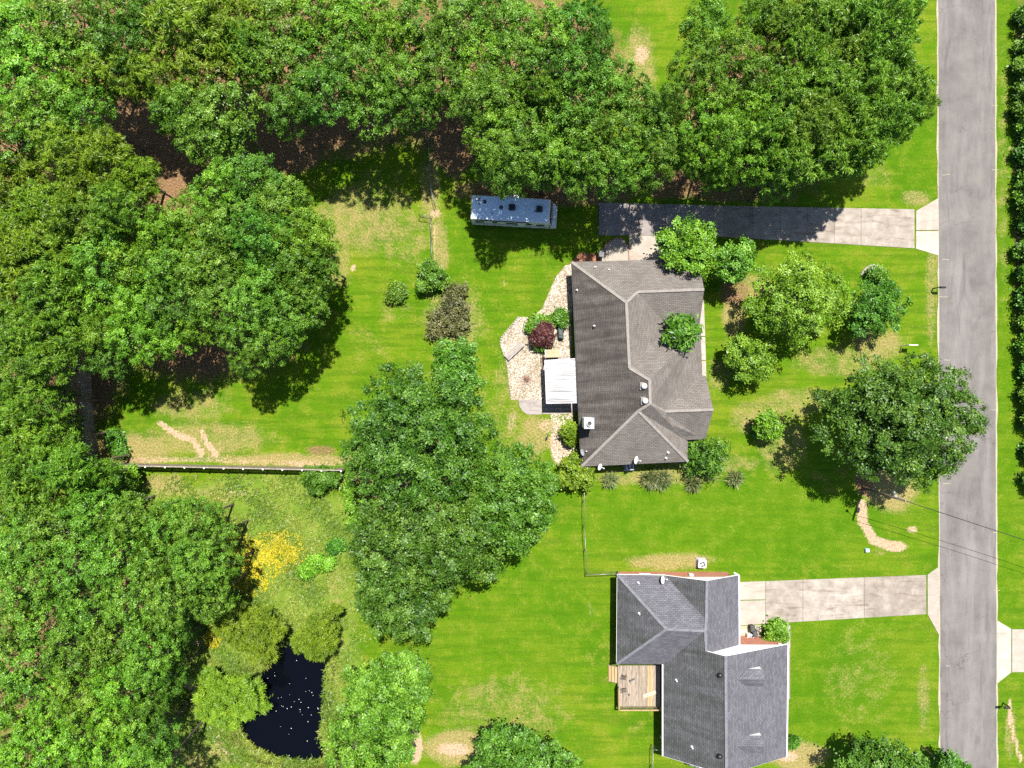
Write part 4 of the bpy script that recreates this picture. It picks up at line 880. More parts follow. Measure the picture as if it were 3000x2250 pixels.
masses_tree('yard_tree', 'deep blue-green round tree right of the middle oak', (1490, 1450), [(1500,1430,95,7.5),(1440,1380,70,7.0),(1550,1390,70,6.8),(1580,1470,60,6.4),(1540,1520,80,6.8),(1460,1500,85,7.2),(1520,1330,42,6),(1600,1420,36,6),(1500,1570,60,6.2)], 'blue', seed=14, trunk_r=0.3)
masses_tree('yard_tree', 'wide mottled oak above the pond, below the middle oak', (1200, 1560), [(1200,1540,110,9.0),(1100,1520,75,8.0),(1320,1540,95,8.6),(1400,1600,75,8.0),(1130,1620,90,8.4),(1250,1640,100,8.8),(1350,1640,75,8.0),(1420,1660,48,7.2),(1080,1590,55,7.6),(1400,1510,60,7.8)], 'oak', seed=15, mat=M['dark'], trunk_r=0.36)
masses_tree('yard_tree', 'lowest oak of the back-yard row, beside the open green lawn', (1190, 1720), [(1180,1740,95,8.2),(1100,1700,72,7.6),(1260,1710,70,7.6),(1130,1790,72,7.2),(1220,1800,72,7.2),(1290,1745,42,6.6),(1090,1760,48,6.8),(1170,1830,42,6.4)], 'oak', seed=16, mat=M['dark'], trunk_r=0.32)
masses_tree('pond_tree', 'dense oak with pale bare twigs right of the pond', (1110, 2040), [(1120,2060,95,6.5),(1060,1990,62,5.8),(1190,2000,70,5.8),(1140,1950,50,5.4),(1220,1960,34,5.2),(1050,2090,75,6.0),(1180,2110,70,5.8),(1030,2180,72,5.8),(1120,2190,80,5.8),(1200,1930,20,5),(1230,2020,32,5.2),(1020,2260,70,5.5),(1190,2205,22,4.5)], 'oak', seed=17, leaf=0.205, trunk_r=0.3)
masses_tree('lawn_tree', 'dark green conical tree cut by the bottom edge of the picture', (1500, 2160), [(1530,2230,85,5.0),(1440,2180,42,4.4),(1470,2150,28,4.2),(1600,2240,70,4.6),(1440,2240,55,4.4),(1530,2170,42,4.4),(1660,2255,50,4.2),(1400,2255,36,4.0)], 'blue', seed=18, leaf=0.205)
masses_tree('lawn_tree', 'dark tree at the bottom edge beside the road', (2500, 2180), [(2590,2225,70,5.0),(2520,2210,40,4.4),(2650,2230,55,4.6),(2500,2250,50,4.4),(2690,2255,40,4.4),(2580,2280,90,5)], 'blue', seed=19, leaf=0.205)
masses_tree('roadside_sapling', 'small leafy sapling at the bottom edge over the road edge', (2700, 2185), [(2790,2240,26,3.6),(2770,2255,24,3.4),(2815,2255,24,3.4)], 'blue', seed=20, leaf=0.205, trunk_r=0.08, limbs=5)
tree(728, 1860, 82, 'willow', 'feathery yellow-green willow left of the pond inlet', 'willows round the pond', 3.6)
tree(926, 1872, 68, 'willow', 'feathery yellow-green willow overhanging the top right of the pond', 'willows round the pond', 3.4)
tree(655, 2066, 88, 'willow', 'feathery yellow-green willow on the left bank of the pond', 'willows round the pond', 2.8)
masses_tree('fence_bush', 'leafy green bush against the outside of the privacy fence', (930, 1400), [(935,1402,34,1.3),(965,1398,26,1.2),(905,1392,18,1.0),(925,1420,24,1.0)], 'blue', 'bush', 0.22, seed=21, trunk_r=0.05, limbs=4)
masses_tree('fence_bush', 'bright green bush below the corner of the privacy fence', (350, 1405), [(345,1400,42,2.4),(385,1395,28,2.0),(320,1420,30,2.0),(300,1385,26,2.2)], 'bright', 'bush', 0.22, seed=22, trunk_r=0.06, limbs=5)
masses_tree('corner_bush', 'narrow green bush inside the corner of the privacy fence', (340, 1300), [(334,1290,15,0.9),(342,1312,15,0.8),(354,1326,12,0.6),(328,1276,11,0.9)], 'blue', 'bush', 0.2, seed=23, trunk_r=0.04, limbs=3)
masses_tree('meadow_shrub', 'small dark shrub right of the yellow flowers', (985, 1605), [(975,1606,12,0.5),(992,1598,10,0.5)], 'blue', 'shrub', 0.2, seed=24, trunk_r=0.03, limbs=3)
masses_tree('meadow_shrub', 'light green low bush between the flowers and the oaks', (905, 1660), [(900,1670,20,0.5),(930,1645,22,0.5),(960,1650,16,0.45)], 'bright', 'shrub', 0.2, seed=25, trunk_r=0.03, limbs=3)
masses_tree('meadow_shrub', 'bright green undergrowth at the foot of the middle oaks', (1040, 1500), [(1040,1480,26,1.0),(1050,1530,28,1.0),(1030,1440,20,.9)], 'bright', 'shrub', 0.22, seed=26, trunk_r=0.04, limbs=3)
masses_tree('lawn_shrub', 'round twiggy olive shrub at the end of the wire fence', (1260, 808), [(1262,800,38,1.6),(1250,830,28,1.1),(1290,822,24,1.1)], 'brush', 'shrub', 0.2, seed=27, trunk_r=0.06, limbs=9, bark='twig', mat=M['oak'])
masses_tree('lawn_shrub', 'low green sapling clump on the back lawn', (1160, 855), [(1150,868,18,0.6),(1172,862,18,0.6),(1162,845,14,0.6)], 'oak', 'shrub', 0.2, dens=0.5, seed=28, trunk_r=0.05, limbs=8, bark='twig')
masses_tree('brush_pile', 'brown and grey thicket of dead brush on the back lawn', (1320, 930), [(1330,880,36,1.0),(1350,925,34,1.0),(1290,930,30,0.9),(1270,965,26,0.8),(1310,960,30,0.8),(1350,960,26,.8),(1340,850,26,0.8)], 'brush', 'brush', 0.2, dens=0.4, seed=29, trunk_r=0.08, limbs=60, bark='twig')
masses_tree('red_maple', 'dark red Japanese maple in the white gravel bed', (1585, 985), [(1588,980,24,1.6),(1600,965,15,1.5),(1575,990,15,1.4),(1602,992,14,1.4)], 'maple', 'tree', 0.2, seed=30, trunk_r=0.06, limbs=6)
masses_tree('border_shrub', 'green shrub behind the dark red maple', (1566, 955), [(1568,945,16,0.8),(1586,940,12,0.8),(1556,958,10,0.7),(1616,940,9,.6)], 'oak', 'shrub', 0.2, seed=31, trunk_r=0.04, limbs=3)
masses_tree('border_shrub', 'dark shrub below the maple in the white gravel bed', (1588, 1010), [(1580,1010,13,0.5),(1598,1012,11,0.5)], 'blue', 'shrub', 0.18, seed=32, trunk_r=0.03, limbs=3)
masses_tree('border_shrub', 'dark leafy shrub against the back wall of the brown-roofed house', (1640, 925), [(1640,925,15,0.9),(1648,940,10,0.8)], 'blue', 'shrub', 0.2, seed=33, trunk_r=0.03, limbs=3)
masses_tree('porch_shrub', 'rounded green shrub beside the porch of the grey-roofed house', (2262, 1855), [(2272,1850,26,1.3),(2288,1862,18,1.2),(2265,1872,18,1.1),(2285,1838,16,1.1),(2255,1880,12,1.0)], 'bright', 'shrub', 0.2, seed=34, trunk_r=0.06, limbs=5)
masses_tree('spiky_plant', 'small dark spiky plant at the road side of the grey-roofed house', (2310, 2165), [(2318,2170,14,0.5)], 'blue', 'plant', 0.45, 0.16, 1.5, 'pine', seed=35, trunk_r=0.03, limbs=2)
masses_tree('bed_shrub', 'dark shrub in the stone-edged bed beside the front-yard trees', (2560, 805), [(2564,800,16,0.8),(2580,806,14,0.7)], 'oak', 'shrub', 0.2, seed=36, trunk_r=0.04, limbs=3)

# blade-leaved clumps (yucca-like): rosettes of long narrow blades
def rosette(name, label, px_, py_, rpx, n, mat, seed, cat='plant', upright=0.5):
    rng = np.random.default_rng(900 + seed); b = P(px_, py_); R = rpx / PPM
    a = rng.uniform(0, 6.28, n); el = rng.uniform(0.15, 1.25, n)
    t = np.stack([np.cos(a) * np.cos(el), np.sin(a) * np.cos(el), np.sin(el)], 1)
    L = R * rng.uniform(0.75, 1.25, n); c0 = rng.normal(size=(n, 3)) * R * 0.18; c0[:, 2] = np.abs(c0[:, 2]) + 0.05
    C = c0 + t * L[:, None] * 0.5
    N = np.cross(np.cross(t, np.array([0, 0, 1.0])), t) + rng.normal(size=(n, 3)) * 0.1
    me = leaf_mesh(name, C, N, L, np.full(n, 0.07), np.clip(0.5 + rng.normal(size=n) * 0.28, 0, 1), rng, mat, 0.02, t)
    e = empty(name, (b.x, b.y, 0)); o = bpy.data.objects.new('blade_rosette', me); COL.objects.link(o); o.parent = e
    MB().lathe((0, 0, 0), [(R * 0.2, -0.05), (R * 0.16, 0.12), (R * 0.05, 0.22)], 8).build('stem', M['bark'], e, True)
    tag(e, label, cat); return e
rosette('yucca', 'pale spiky yucca clump under the left satellite dish', 1785, 1405, 28, 240, M['yucca'], 1)
rosette('yucca', 'large spiky yucca clump on the lawn below the brown roof, left of its twin', 1902, 1402, 32, 300, M['yucca'], 2)
rosette('yucca', 'large spiky yucca clump on the lawn below the brown roof, right of its twin', 1938, 1402, 32, 300, M['yucca'], 3)
rosette('yucca', 'pale spiky clump under the dark evergreen at the front corner', 2030, 1415, 28, 260, M['yucca'], 4)
rosette('yucca', 'lone small yucca clump on the front lawn', 2150, 1400, 28, 260, M['yucca'], 5)

# ------------------------------------------------------------------ meadow weeds, yellow flowers, pond-edge reeds (uncountable)
def scatter(name, label, cat, n, region, size, asp, mat, seed, z0=0.0, up=0.8, mask=None):
    rng = np.random.default_rng(300 + seed); pts = []
    x = rng.uniform(region[0], region[2], n * 3); y = rng.uniform(region[1], region[3], n * 3)
    X = (x - 1500) / PPM; Y = (1125 - y) / PPM
    k = mask(x, y, X, Y, rng); X = X[k][:n]; Y = Y[k][:n]; m = len(X)
    X = np.repeat(X, 4) + rng.normal(size=m * 4) * 0.07; Y = np.repeat(Y, 4) + rng.normal(size=m * 4) * 0.07; m *= 4
    a = rng.uniform(0, 6.28, m); el = rng.uniform(0.3, 1.2, m) * up
    t = np.stack([np.cos(a) * np.cos(el), np.sin(a) * np.cos(el), np.sin(el)], 1); L = size * rng.uniform(0.6, 1.4, m)
    sd = poly_sd(X, Y, PONDW); zz = np.where(sd < 0.6, -0.5, z0)
    C = np.stack([X, Y, zz], 1) + t * L[:, None] * 0.5
    ti = np.clip(0.45 + 0.25 * np.sin(X * 0.9 + Y * 0.6) + rng.normal(size=m) * 0.2, 0, 1)
    me = leaf_mesh(name, C, rng.normal(size=(m, 3)) * 0.5 + np.array([0, 0, 1.0]), L, L * asp, ti, rng, mat, 0.05, t)
    o = bpy.data.objects.new(name, me); COL.objects.link(o); tag(o, label, cat, kind='stuff'); return o
def mk_meadow(x, y, X, Y, rng):
    sd = poly_sd(X, Y, PONDW); d = np.hypot((x - 780) / 330, (y - 1640) / 270); d2 = np.hypot((x - 640) / 160, (y - 2050) / 260); d3 = np.hypot((x - 990) / 70, (y - 2000) / 280)
    w = np.clip(1.4 - np.minimum(np.minimum(d, d2), d3), 0, 1) * (0.5 + 0.5 * np.sin(X * 1.1 + 0.8 * np.sin(Y)) * np.sin(Y * 1.3))
    return (sd > 0.5) & (y > 1392) & (rng.uniform(size=len(x)) < w)
scatter('meadow_grass', 'rough unmown grass and weeds between the fence and the pond', 'grass', 14000, (430, 1392, 1090, 2260), 0.34, 0.2, M['weed'], 1, mask=mk_meadow)
def mk_flower(x, y, X, Y, rng):
    d = np.minimum(np.hypot((x - 810) / 85, (y - 1615) / 62), np.hypot((x - 735) / 75, (y - 1665) / 75)); d = np.minimum(d, np.hypot((x - 700) / 40, (y - 1580) / 30) + 0.25)
    w = np.clip(1.15 - d, 0, 1) * (0.55 + 0.45 * np.sin(X * 2.3) * np.sin(Y * 2.0 + 1)); return rng.uniform(size=len(x)) < w * 1.5
scatter('yellow_flowers', 'patch of small yellow flowers in the rough meadow', 'flowers', 3000, (630, 1530, 930, 1770), 0.13, 0.8, M['flower'], 2, 0.16, 0.5, mk_flower)
scatter('yellow_flowers', 'few yellow flowers under the oaks by the pond meadow', 'flowers', 120, (600, 1820, 660, 1900), 0.16, 0.75, M['flower'], 3, 0.28, 0.35, lambda x, y, X, Y, rng: np.hypot((x - 630) / 30, (y - 1865) / 30) < 1)
def mk_reed(x, y, X, Y, rng):
    sd = poly_sd(X, Y, PONDW); return (sd > -0.55) & (sd < 1.5) & (rng.uniform(size=len(x)) < 0.9)
scatter('pond_reeds', 'reeds and weeds fringing the pond bank', 'reeds', 4200, (640, 1820, 1010, 2260), 0.55, 0.12, M['weed'], 4, -0.25, 1.0, mk_reed)
fl = MB(); r4 = random.Random(5)
for _ in range(48):
    x = r4.gauss(870, 55); y = r4.gauss(2060, 70); p = P(x, y, -0.5)
    if poly_sd(np.array([p.x]), np.array([p.y]), PONDW)[0] > -0.4: continue
    r = r4.uniform(0.02, 0.045); fl.lathe((p.x, p.y, -0.495), [(r, 0), (r * 0.8, 0.012)], 6)
o = fl.build('floating_petals', M['white']); tag(o, 'tiny white specks floating on the dark pond', 'petals', kind='stuff')

# ------------------------------------------------------------------ fences
def privacy_fence():
    e = empty('privacy_fence'); tag(e, 'weathered grey wooden privacy fence round the back corner of the lawn', 'fence')
    runs = [[P(262, 1060), P(285, 1356)], [P(285, 1356), P(1012, 1372)]]
    for ri, (a, b) in enumerate(runs):
        d = (b - a); L = d.length; d.normalize(); n = Vector((-d.y, d.x, 0)); bd = MB(); N = int(L / 0.15)
        r = random.Random(11 + ri)
        for k in range(N):
            c = a + d * ((k + 0.5) * L / N); h = 1.8 + r.uniform(-0.03, 0.03)
            M3 = Matrix((d, n, Vector((0, 0, 1)))).transposed()
            bd.box(c + Vector((0, 0, h / 2 + 0.03)) + n * (0.035 + r.uniform(-0.004, 0.006)), (0.132, 0.02, h), M=M3)
        o = bd.build('board', M['fence'], e); tag(o, kind='stuff')
        for z in (0.4, 1.05, 1.6): MB().bar(a + Vector((0, 0, z)), b + Vector((0, 0, z)), 0.04, 0.09).build('rail', M['fence'], e)
        m = int(L / 1.95)
        for k in range(m + 1):
            c = a + d * (k * L / m) - n * 0.07
            p = MB().box(c + Vector((0, 0, 0.93)), (0.10, 0.10, 1.9), math.atan2(d.y, d.x)).build('post', M['fence'], e)
            MB().box(c + Vector((0, 0, 1.90)), (0.15, 0.15, 0.05), math.atan2(d.y, d.x)).build('post_cap', M['white'], p)
        MB().bar(a + Vector((0, 0, 1.86)), b + Vector((0, 0, 1.86)), 0.11, 0.03).build('top_rail', M['fence'], e)
privacy_fence()

def chain_fence(label, pts, h=1.2, gates=(), mat='galv', mesh_step=0.14):
    e = empty('chain_link_fence'); tag(e, label, 'fence')
    W = [P(*p) for p in pts]
    wm = MB()
    def panel(a, b, mb, hh):
        d = b - a; L = d.length; d.normalize(); n = Vector((-d.y, d.x, 0)); z0 = 0.05
        k = 0.0
        while k < L + hh:
            for s in (1, -1):
                if s == 1: p, q = (k - hh, z0), (k, z0 + hh - 0.05)
                else: p, q = (k, z0), (k - hh, z0 + hh - 0.05)
                # clip to the panel
                (x0, y0), (x1, y1) = (p, q) if p[0] < q[0] else (q, p)
                if x0 < 0: t = -x0 / (x1 - x0); y0 += (y1 - y0) * t; x0 = 0
                if x1 > L: t = (x1 - L) / (x1 - x0); y1 -= (y1 - y0) * t; x1 = L
                if x1 - x0 > 0.02:
                    A = a + d * x0; B = a + d * x1; w = 0.006
                    mb.add([A + Vector((0, 0, y0 - w)) , B + Vector((0, 0, y1 - w)), B + Vector((0, 0, y1 + w)), A + Vector((0, 0, y0 + w))], [(0, 1, 2, 3)])
            k += mesh_step
    for a, b in zip(W[:-1], W[1:]):
        L = (b - a).length; n = max(1, round(L / 2.6)); panel(a, b, wm, h)
        MB().tube([a + Vector((0, 0, h)), b + Vector((0, 0, h))], 0.028, 6).build('top_rail', M[mat], e, True)
        for k in range(n + 1 if b is W[-1] else n):
            c = a.lerp(b, k / n); p = MB().tube([c - Vector((0, 0, 0.1)), c + Vector((0, 0, h + 0.06))], 0.036, 8).build('post', M[mat], e, True)
            MB().lathe(c + Vector((0, 0, h + 0.06)), [(0.045, 0), (0.045, 0.03), (0.01, 0.06)], 8).build('post_cap', M[mat], p, True)
    o = wm.build('wire_mesh', M[mat], e); tag(o, kind='stuff')
    for a, b in gates:
        a = P(*a); b = P(*b); g = MB(); up = Vector((0, 0, 1))
        for z in (0.1, h): g.tube([a + up * z, b + up * z], 0.025, 6)
        for p in (a, b): g.tube([p + up * 0.05, p + up * h], 0.028, 6)
        gg = g.build('gate', M[mat], e, True); gm = MB(); panel(a, b, gm, h - 0.1); o = gm.build('wire_mesh', M[mat], gg); tag(o, kind='stuff')
    return e
chain_fence('wire fence running up into the shaded wood, gate swung open at its lower end', [(1253, 300), (1258, 430), (1266, 562)], gates=[((1266, 564), (1276, 606))])
chain_fence('wire fence from the open yard gate down to the round shrub', [(1264, 642), (1266, 700), (1270, 790)], gates=[((1264, 640), (1230, 634))])
chain_fence('galvanised wire fence from the brown house corner to the grey house', [(1708, 1392), (1709, 1540), (1717, 1676), (1808, 1672)])
chain_fence('dark wire fence between the motorhome and the driveway', [(1750, 575), (1750, 660), (1751, 758)], 1.3, mat='darkgrey')
chain_fence('short wire fence beside the grey-roofed house at the bottom edge', [(1930, 2180), (1907, 2180), (1905, 2300)])
chain_fence('wire fence right of the pond oak at the bottom edge', [(1196, 2130), (1194, 2290)], 1.0)

# ------------------------------------------------------------------ motorhome
def motorhome():
    a = P(1383, 607, 3.1); b = P(1628, 619, 3.1); L = 8.9; ang = math.atan2((P(1609, 619, 3.1) - P(1382, 606, 3.1)).y, (P(1609, 619, 3.1) - P(1382, 606, 3.1)).x)
    c = P(1496, 612.5, 3.1)
    e = empty('motorhome', (c.x, c.y, 0), ang); tag(e, 'white motorhome parked on the grass under the wood edge', 'motorhome')
    W = 2.5; x0, x1 = -4.0, 4.0
    # body: side profile extruded across the width, roof edges rounded by a bevel
    prof = [(x0 - 0.1, 0.55), (x0 - 0.12, 2.95), (x0 + 0.1, 3.1), (x1 - 0.05, 3.1), (x1 + 0.12, 2.9), (x1 + 0.45, 1.55), (x1 + 0.75, 1.45), (x1 + 0.78, 0.55)]
    n = len(prof); v = [(x, -W / 2, z) for x, z in prof] + [(x, W / 2, z) for x, z in prof]
    MB().add(v, [tuple(range(n)), tuple(reversed(range(n, 2 * n)))] + [(i, n + i, n + (i + 1) % n, (i + 1) % n) for i in range(n)]).build('body', M['rv'], e, bevel=0.06)
    MB().box((-0.05, 0, 3.105), (7.8, 2.3, 0.03)).build('roof', M['rvroof'], e, bevel=0.012)
    sl = Vector((0.33, 0, -1.35)).normalized(); nn = Vector((1.35, 0, 0.33)).normalized()
    R = Matrix((nn, Vector((0, 1, 0)), nn.cross(Vector((0, 1, 0))))).transposed()
    MB().box((x1 + 0.30, 0, 2.22), (0.05, 2.2, 1.2), M=R).build('windshield', M['glass'], e)
    MB().box((x1 + 0.86, 0, 0.75), (0.18, 2.4, 0.35)).build('bumper', M['white_metal'], e, bevel=0.03)
    for x, y, w in ((0.15, 0.15, 0.70), (3.0, 0.12, 0.66)):
        ac = MB().prism([(x - w / 2, y - 0.33), (x + w / 2 - 0.1, y - 0.33), (x + w / 2, y - 0.2), (x + w / 2, y + 0.2), (x + w / 2 - 0.1, y + 0.33), (x - w / 2, y + 0.33)], 3.1, 3.38).build('roof_air_conditioner', M['rvdark'], e, bevel=0.05)
        MB().box((x - 0.05, y, 3.39), (w * 0.5, 0.4, 0.015)).build('grille', M['black'], ac)
    MB().lathe((-1.0, 0.1, 3.12), [(0.20, 0), (0.20, 0.08), (0.14, 0.12), (0.02, 0.13)], 20).build('satellite_dome', M['rvdark'], e, True)
    MB().box((-2.75, 0.6, 3.14), (0.36, 0.36, 0.05)).build('vent_hatch', M['black'], e, bevel=0.01)
    f = MB()
    for s in (-1, 1): f.box((-3.45 + s * 0.22, 0.92, 3.13), (0.03, 0.5, 0.04)); f.box((-3.45, 0.92 + s * 0.24, 3.13), (0.44, 0.03, 0.04))
    f.build('skylight_frame', M['darkgrey'], e); MB().box((-3.45, 0.92, 3.125), (0.40, 0.44, 0.03)).build('skylight', M['acblue'], e)
    for x, y, r in ((-3.3, 0.35, 0.07), (-1.9, -0.55, 0.07), (2.55, -0.1, 0.07)): MB().tube([(x, y, 3.1), (x, y, 3.25)], r, 10).build('roof_pipe', M['darkgrey'], e, True)
    # camera-side wall: windows, stripe, compartment doors, awning roll
    MB().tube([(-3.7, -1.30, 2.95), (2.0, -1.30, 2.95)], 0.06, 8).build('awning_roll', M['darkgrey'], e, True)
    for x, w, z in ((-3.2, 0.9, 2.0), (-1.6, 0.5, 2.1), (0.2, 1.2, 2.0), (2.0, 0.6, 2.1), (3.2, 0.8, 2.0)): MB().box((x, -W / 2 - 0.012, z), (w, 0.02, 0.55)).build('side_window', M['glass'], e)
    MB().box((1.2, -W / 2 - 0.012, 1.65), (0.65, 0.02, 1.9)).build('door', M['white_metal'], e)
    for z, mt in ((1.35, 'darkgrey'), (1.15, 'acblue')): MB().box((-0.1, -W / 2 - 0.006, z), (7.7, 0.012, 0.08)).build('stripe', M[mt], e)
    for x in (-3.3, -2.3, -0.4, 0.5, 2.6): MB().box((x, -W / 2 - 0.010, 0.85), (0.75, 0.02, 0.42)).build('compartment_door', M['white_metal'], e)
    for x in (-1.9, 2.9):
        for s in (-1, 1):
            R = Matrix.Rotation(math.pi / 2, 3, 'X')
            w = MB().lathe((x, s * 1.12, 0.42), [(0.30, -0.12), (0.42, -0.12), (0.42, 0.12), (0.30, 0.12)], 22, R).build('wheel', M['black'], e, True)
            MB().lathe((x, s * 1.16, 0.42), [(0.26, -0.09), (0.26, 0.09)], 18, R).build('rim', M['galv'], w, True)
    MB().box((0.3, W / 2 + 0.22, 1.7), (1.1, 0.45, 1.9)).build('slide_out', M['rv'], e, bevel=0.02)
    MB().box((x1 + 0.2, -W / 2 - 0.16, 2.1), (0.1, 0.18, 0.32)).build('mirror', M['black'], e); MB().box((x1 + 0.2, W / 2 + 0.16, 2.1), (0.1, 0.18, 0.32)).build('mirror', M['black'], e)
M['rv'] = mottled('motorhome_shell', (0.62, 0.63, 0.64), (0.70, 0.71, 0.72), 1.5, 0.35, 0.5)
M['rvroof'] = mottled('motorhome_roof_shade_tinted', (0.56, 0.70, 0.84), (0.62, 0.76, 0.90), 1.2, 0.5, 0.4)  # white roof tinted blue: the cool cast of its shade put into the colour
M['rvdark'] = mottled('dark_blue_grey_plastic', (0.05, 0.06, 0.09), (0.08, 0.09, 0.12), 3, 0.5, 0.4)
motorhome()

# ------------------------------------------------------------------ utility pole and wires
def utility_pole():
    b = P(2527, 1430); e = empty('utility_pole', (b.x, b.y, 0)); tag(e, 'tall dark wooden utility pole with lamp arm by the big shade tree', 'utility pole')
    H = 8.0
    MB().tube([(0, 0, -0.3), (0, 0, 2.5), (0, 0, H)], [0.17, 0.15, 0.11], 12).build('pole', M['polewood'], e, True)
    d = Vector((-0.72, 0.72, 0)).normalized()
    arm = MB().tube([(0, 0, H - 0.9), d * 0.4 + Vector((0, 0, H - 0.55)), d * 0.95 + Vector((0, 0, H - 0.5))], [0.03, 0.03, 0.025], 6).build('lamp_arm', M['galv'], e, True)
    MB().lathe(d * 1.0 + Vector((0, 0, H - 0.62)), [(0.15, 0), (0.17, 0.06), (0.10, 0.2), (0.05, 0.24)], 14).build('lamp_head', M['galv'], arm, True)
    MB().lathe((0.26, 0.05, H - 2.6), [(0.02, 0), (0.19, 0.01), (0.19, 0.62), (0.15, 0.70), (0.03, 0.72)], 16).build('transformer', M['grey'], e, True)
    MB().lathe((0, 0, H), [(0.05, 0), (0.08, 0.05), (0.05, 0.12), (0.08, 0.17), (0.03, 0.25)], 10).build('insulator', M['grey'], e, True)
    MB().tube([(0.17, 0.0, 0.1), (0.15, 0, 4.0)], 0.03, 6).build('conduit', M['galv'], e, True)
    MB().box((0.2, 0.16, 1.6), (0.18, 0.14, 0.4)).build('meter_box', M['grey'], e)
    base = Vector((b.x, b.y, 0))
    dr = Vector((11.6, -3.8, 0)).normalized()
    for nm, z, lab in (('power_line', H + 0.22, 'upper power line running from the pole across the road'), ('power_line', H - 1.2, 'lower power line running from the pole across the road')):
        pts = [base + dr * (42 * t) + Vector((0, 0, z - 1.1 * 4 * t * (1 - t) + t * 1.0)) for t in np.linspace(0, 1, 22)]
        o = MB().tube(pts, 0.022, 5).build(nm, M['black'], None, True); tag(o, lab, 'power line')
utility_pole()

# ------------------------------------------------------------------ mailboxes, yard sign, meter box
def mailbox(label, bx, by, dirx, px2=None):
    b = P(bx, by); e = empty('mailbox', (b.x, b.y, 0)); tag(e, label, 'mailbox')
    MB().box((0, 0, 0.52), (0.11, 0.11, 1.1)).build('post', M['black'], e, bevel=0.01)
    MB().bar((0, 0, 1.0), (dirx * 0.62, 0, 1.0), 0.09, 0.07).build('arm', M['black'], e)
    n = 8; pr = [(-0.11, 0.0)] + [(-0.11 * math.cos(math.pi * k / n), 0.15 + 0.11 * math.sin(math.pi * k / n)) for k in range(n + 1)] + [(0.11, 0.0)]
    k = len(pr); x0, x1 = sorted((dirx * 0.10, dirx * 0.68)); v = [(x0, y, 1.04 + z) for y, z in pr] + [(x1, y, 1.04 + z) for y, z in pr]
    bx_ = MB().add(v, [tuple(range(k)), tuple(reversed(range(k, 2 * k)))] + [(i, k + i, k + (i + 1) % k, (i + 1) % k) for i in range(k)]).build('box', M['black'], e)
    MB().box((dirx * 0.68, 0, 1.16), (0.02, 0.2, 0.22)).build('door', M['darkgrey'], bx_)
    MB().box((dirx * 0.45, 0.125, 1.22), (0.16, 0.012, 0.05)).build('flag', M['brick'], bx_)
mailbox('black mailbox on a post at the near edge of the road', 2732, 846, 1)
mailbox('black mailbox on a post on the far side of the road', 2938, 2059, -1)
def yard_sign():
    b = P(2641, 1013); e = empty('yard_sign', (b.x, b.y, 0)); tag(e, 'white yard sign post with a hanging panel on the front lawn', 'sign')
    MB().box((0, 0, 0.85), (0.09, 0.09, 1.75)).build('post', M['white'], e, bevel=0.008)
    MB().bar((-0.12, 0, 1.6), (0.85, 0, 1.6), 0.09, 0.09).build('arm', M['white'], e)
    MB().box((0.45, 0, 1.1), (0.62, 0.02, 0.72)).build('panel', M['white_metal'], e)
    for x in (0.2, 0.7): MB().tube([(x, 0, 1.45), (x, 0, 1.57)], 0.008, 5).build('hook', M['black'], e)
yard_sign()
b = P(2538, 1611); e = empty('utility_box', (b.x, b.y, 0), 0.05); tag(e, 'small pale blue box on the lawn above the lower driveway', 'utility box')
MB().box((0, 0, 0.15), (0.42, 0.36, 0.32)).build('casing', M['bluebox'], e, bevel=0.02); MB().box((0, 0, 0.325), (0.36, 0.3, 0.025)).build('lid', M['white'], e)

# ------------------------------------------------------------------ air conditioners
def ac_unit(label, px_, py_, rz, mat, s=0.85):
    c = P(px_, py_, 0.8); e = empty('air_conditioner', (c.x, c.y, 0), rz); tag(e, label, 'air conditioner')
    MB().box((0, 0, 0.04), (s + 0.25, s + 0.25, 0.10)).build('pad', M['concgrey'], e)
    MB().box((0, 0, 0.46), (s, s, 0.76)).build('casing', M[mat], e, bevel=0.06)
    MB().lathe((0, 0, 0.845), [(s * 0.42, 0), (s * 0.42, 0.02), (s * 0.37, 0.02), (s * 0.37, 0.0)], 28).build('fan_ring', M['white_metal'], e, True)
    MB().lathe((0, 0, 0.842), [(s * 0.37, 0), (s * 0.37, 0.006)], 28).build('fan_well', M['darkgrey'], e)
    f = MB()
    for k in range(4):
        a = k * math.pi / 2 + 0.4; R = Matrix.Rotation(a, 3, 'Z') @ Matrix.Rotation(0.35, 3, 'X'); f.box(Matrix.Rotation(a, 3, 'Z') @ Vector((s * 0.20, 0, 0)) + Vector((0, 0, 0.862)), (s * 0.30, 0.15, 0.008), M=R)
    f.build('fan_blade', M['grey'], e)
    MB().lathe((0, 0, 0.85), [(0.09, 0), (0.09, 0.035), (0.03, 0.05)], 14).build('fan_hub', M['white_metal'], e, True)
    for k in range(6): MB().box((0, 0, 0.2 + k * 0.1), (s + 0.02, s + 0.02, 0.012)).build('louver', M['grey'], e)
ac_unit('white air conditioner on the lawn by the red brick wall', 2058, 1653, -0.05, 'white_metal')
ac_unit('blue-grey air conditioner in the shade below the brown roof', 1845, 1366, 0.05, 'acblue', 0.9)

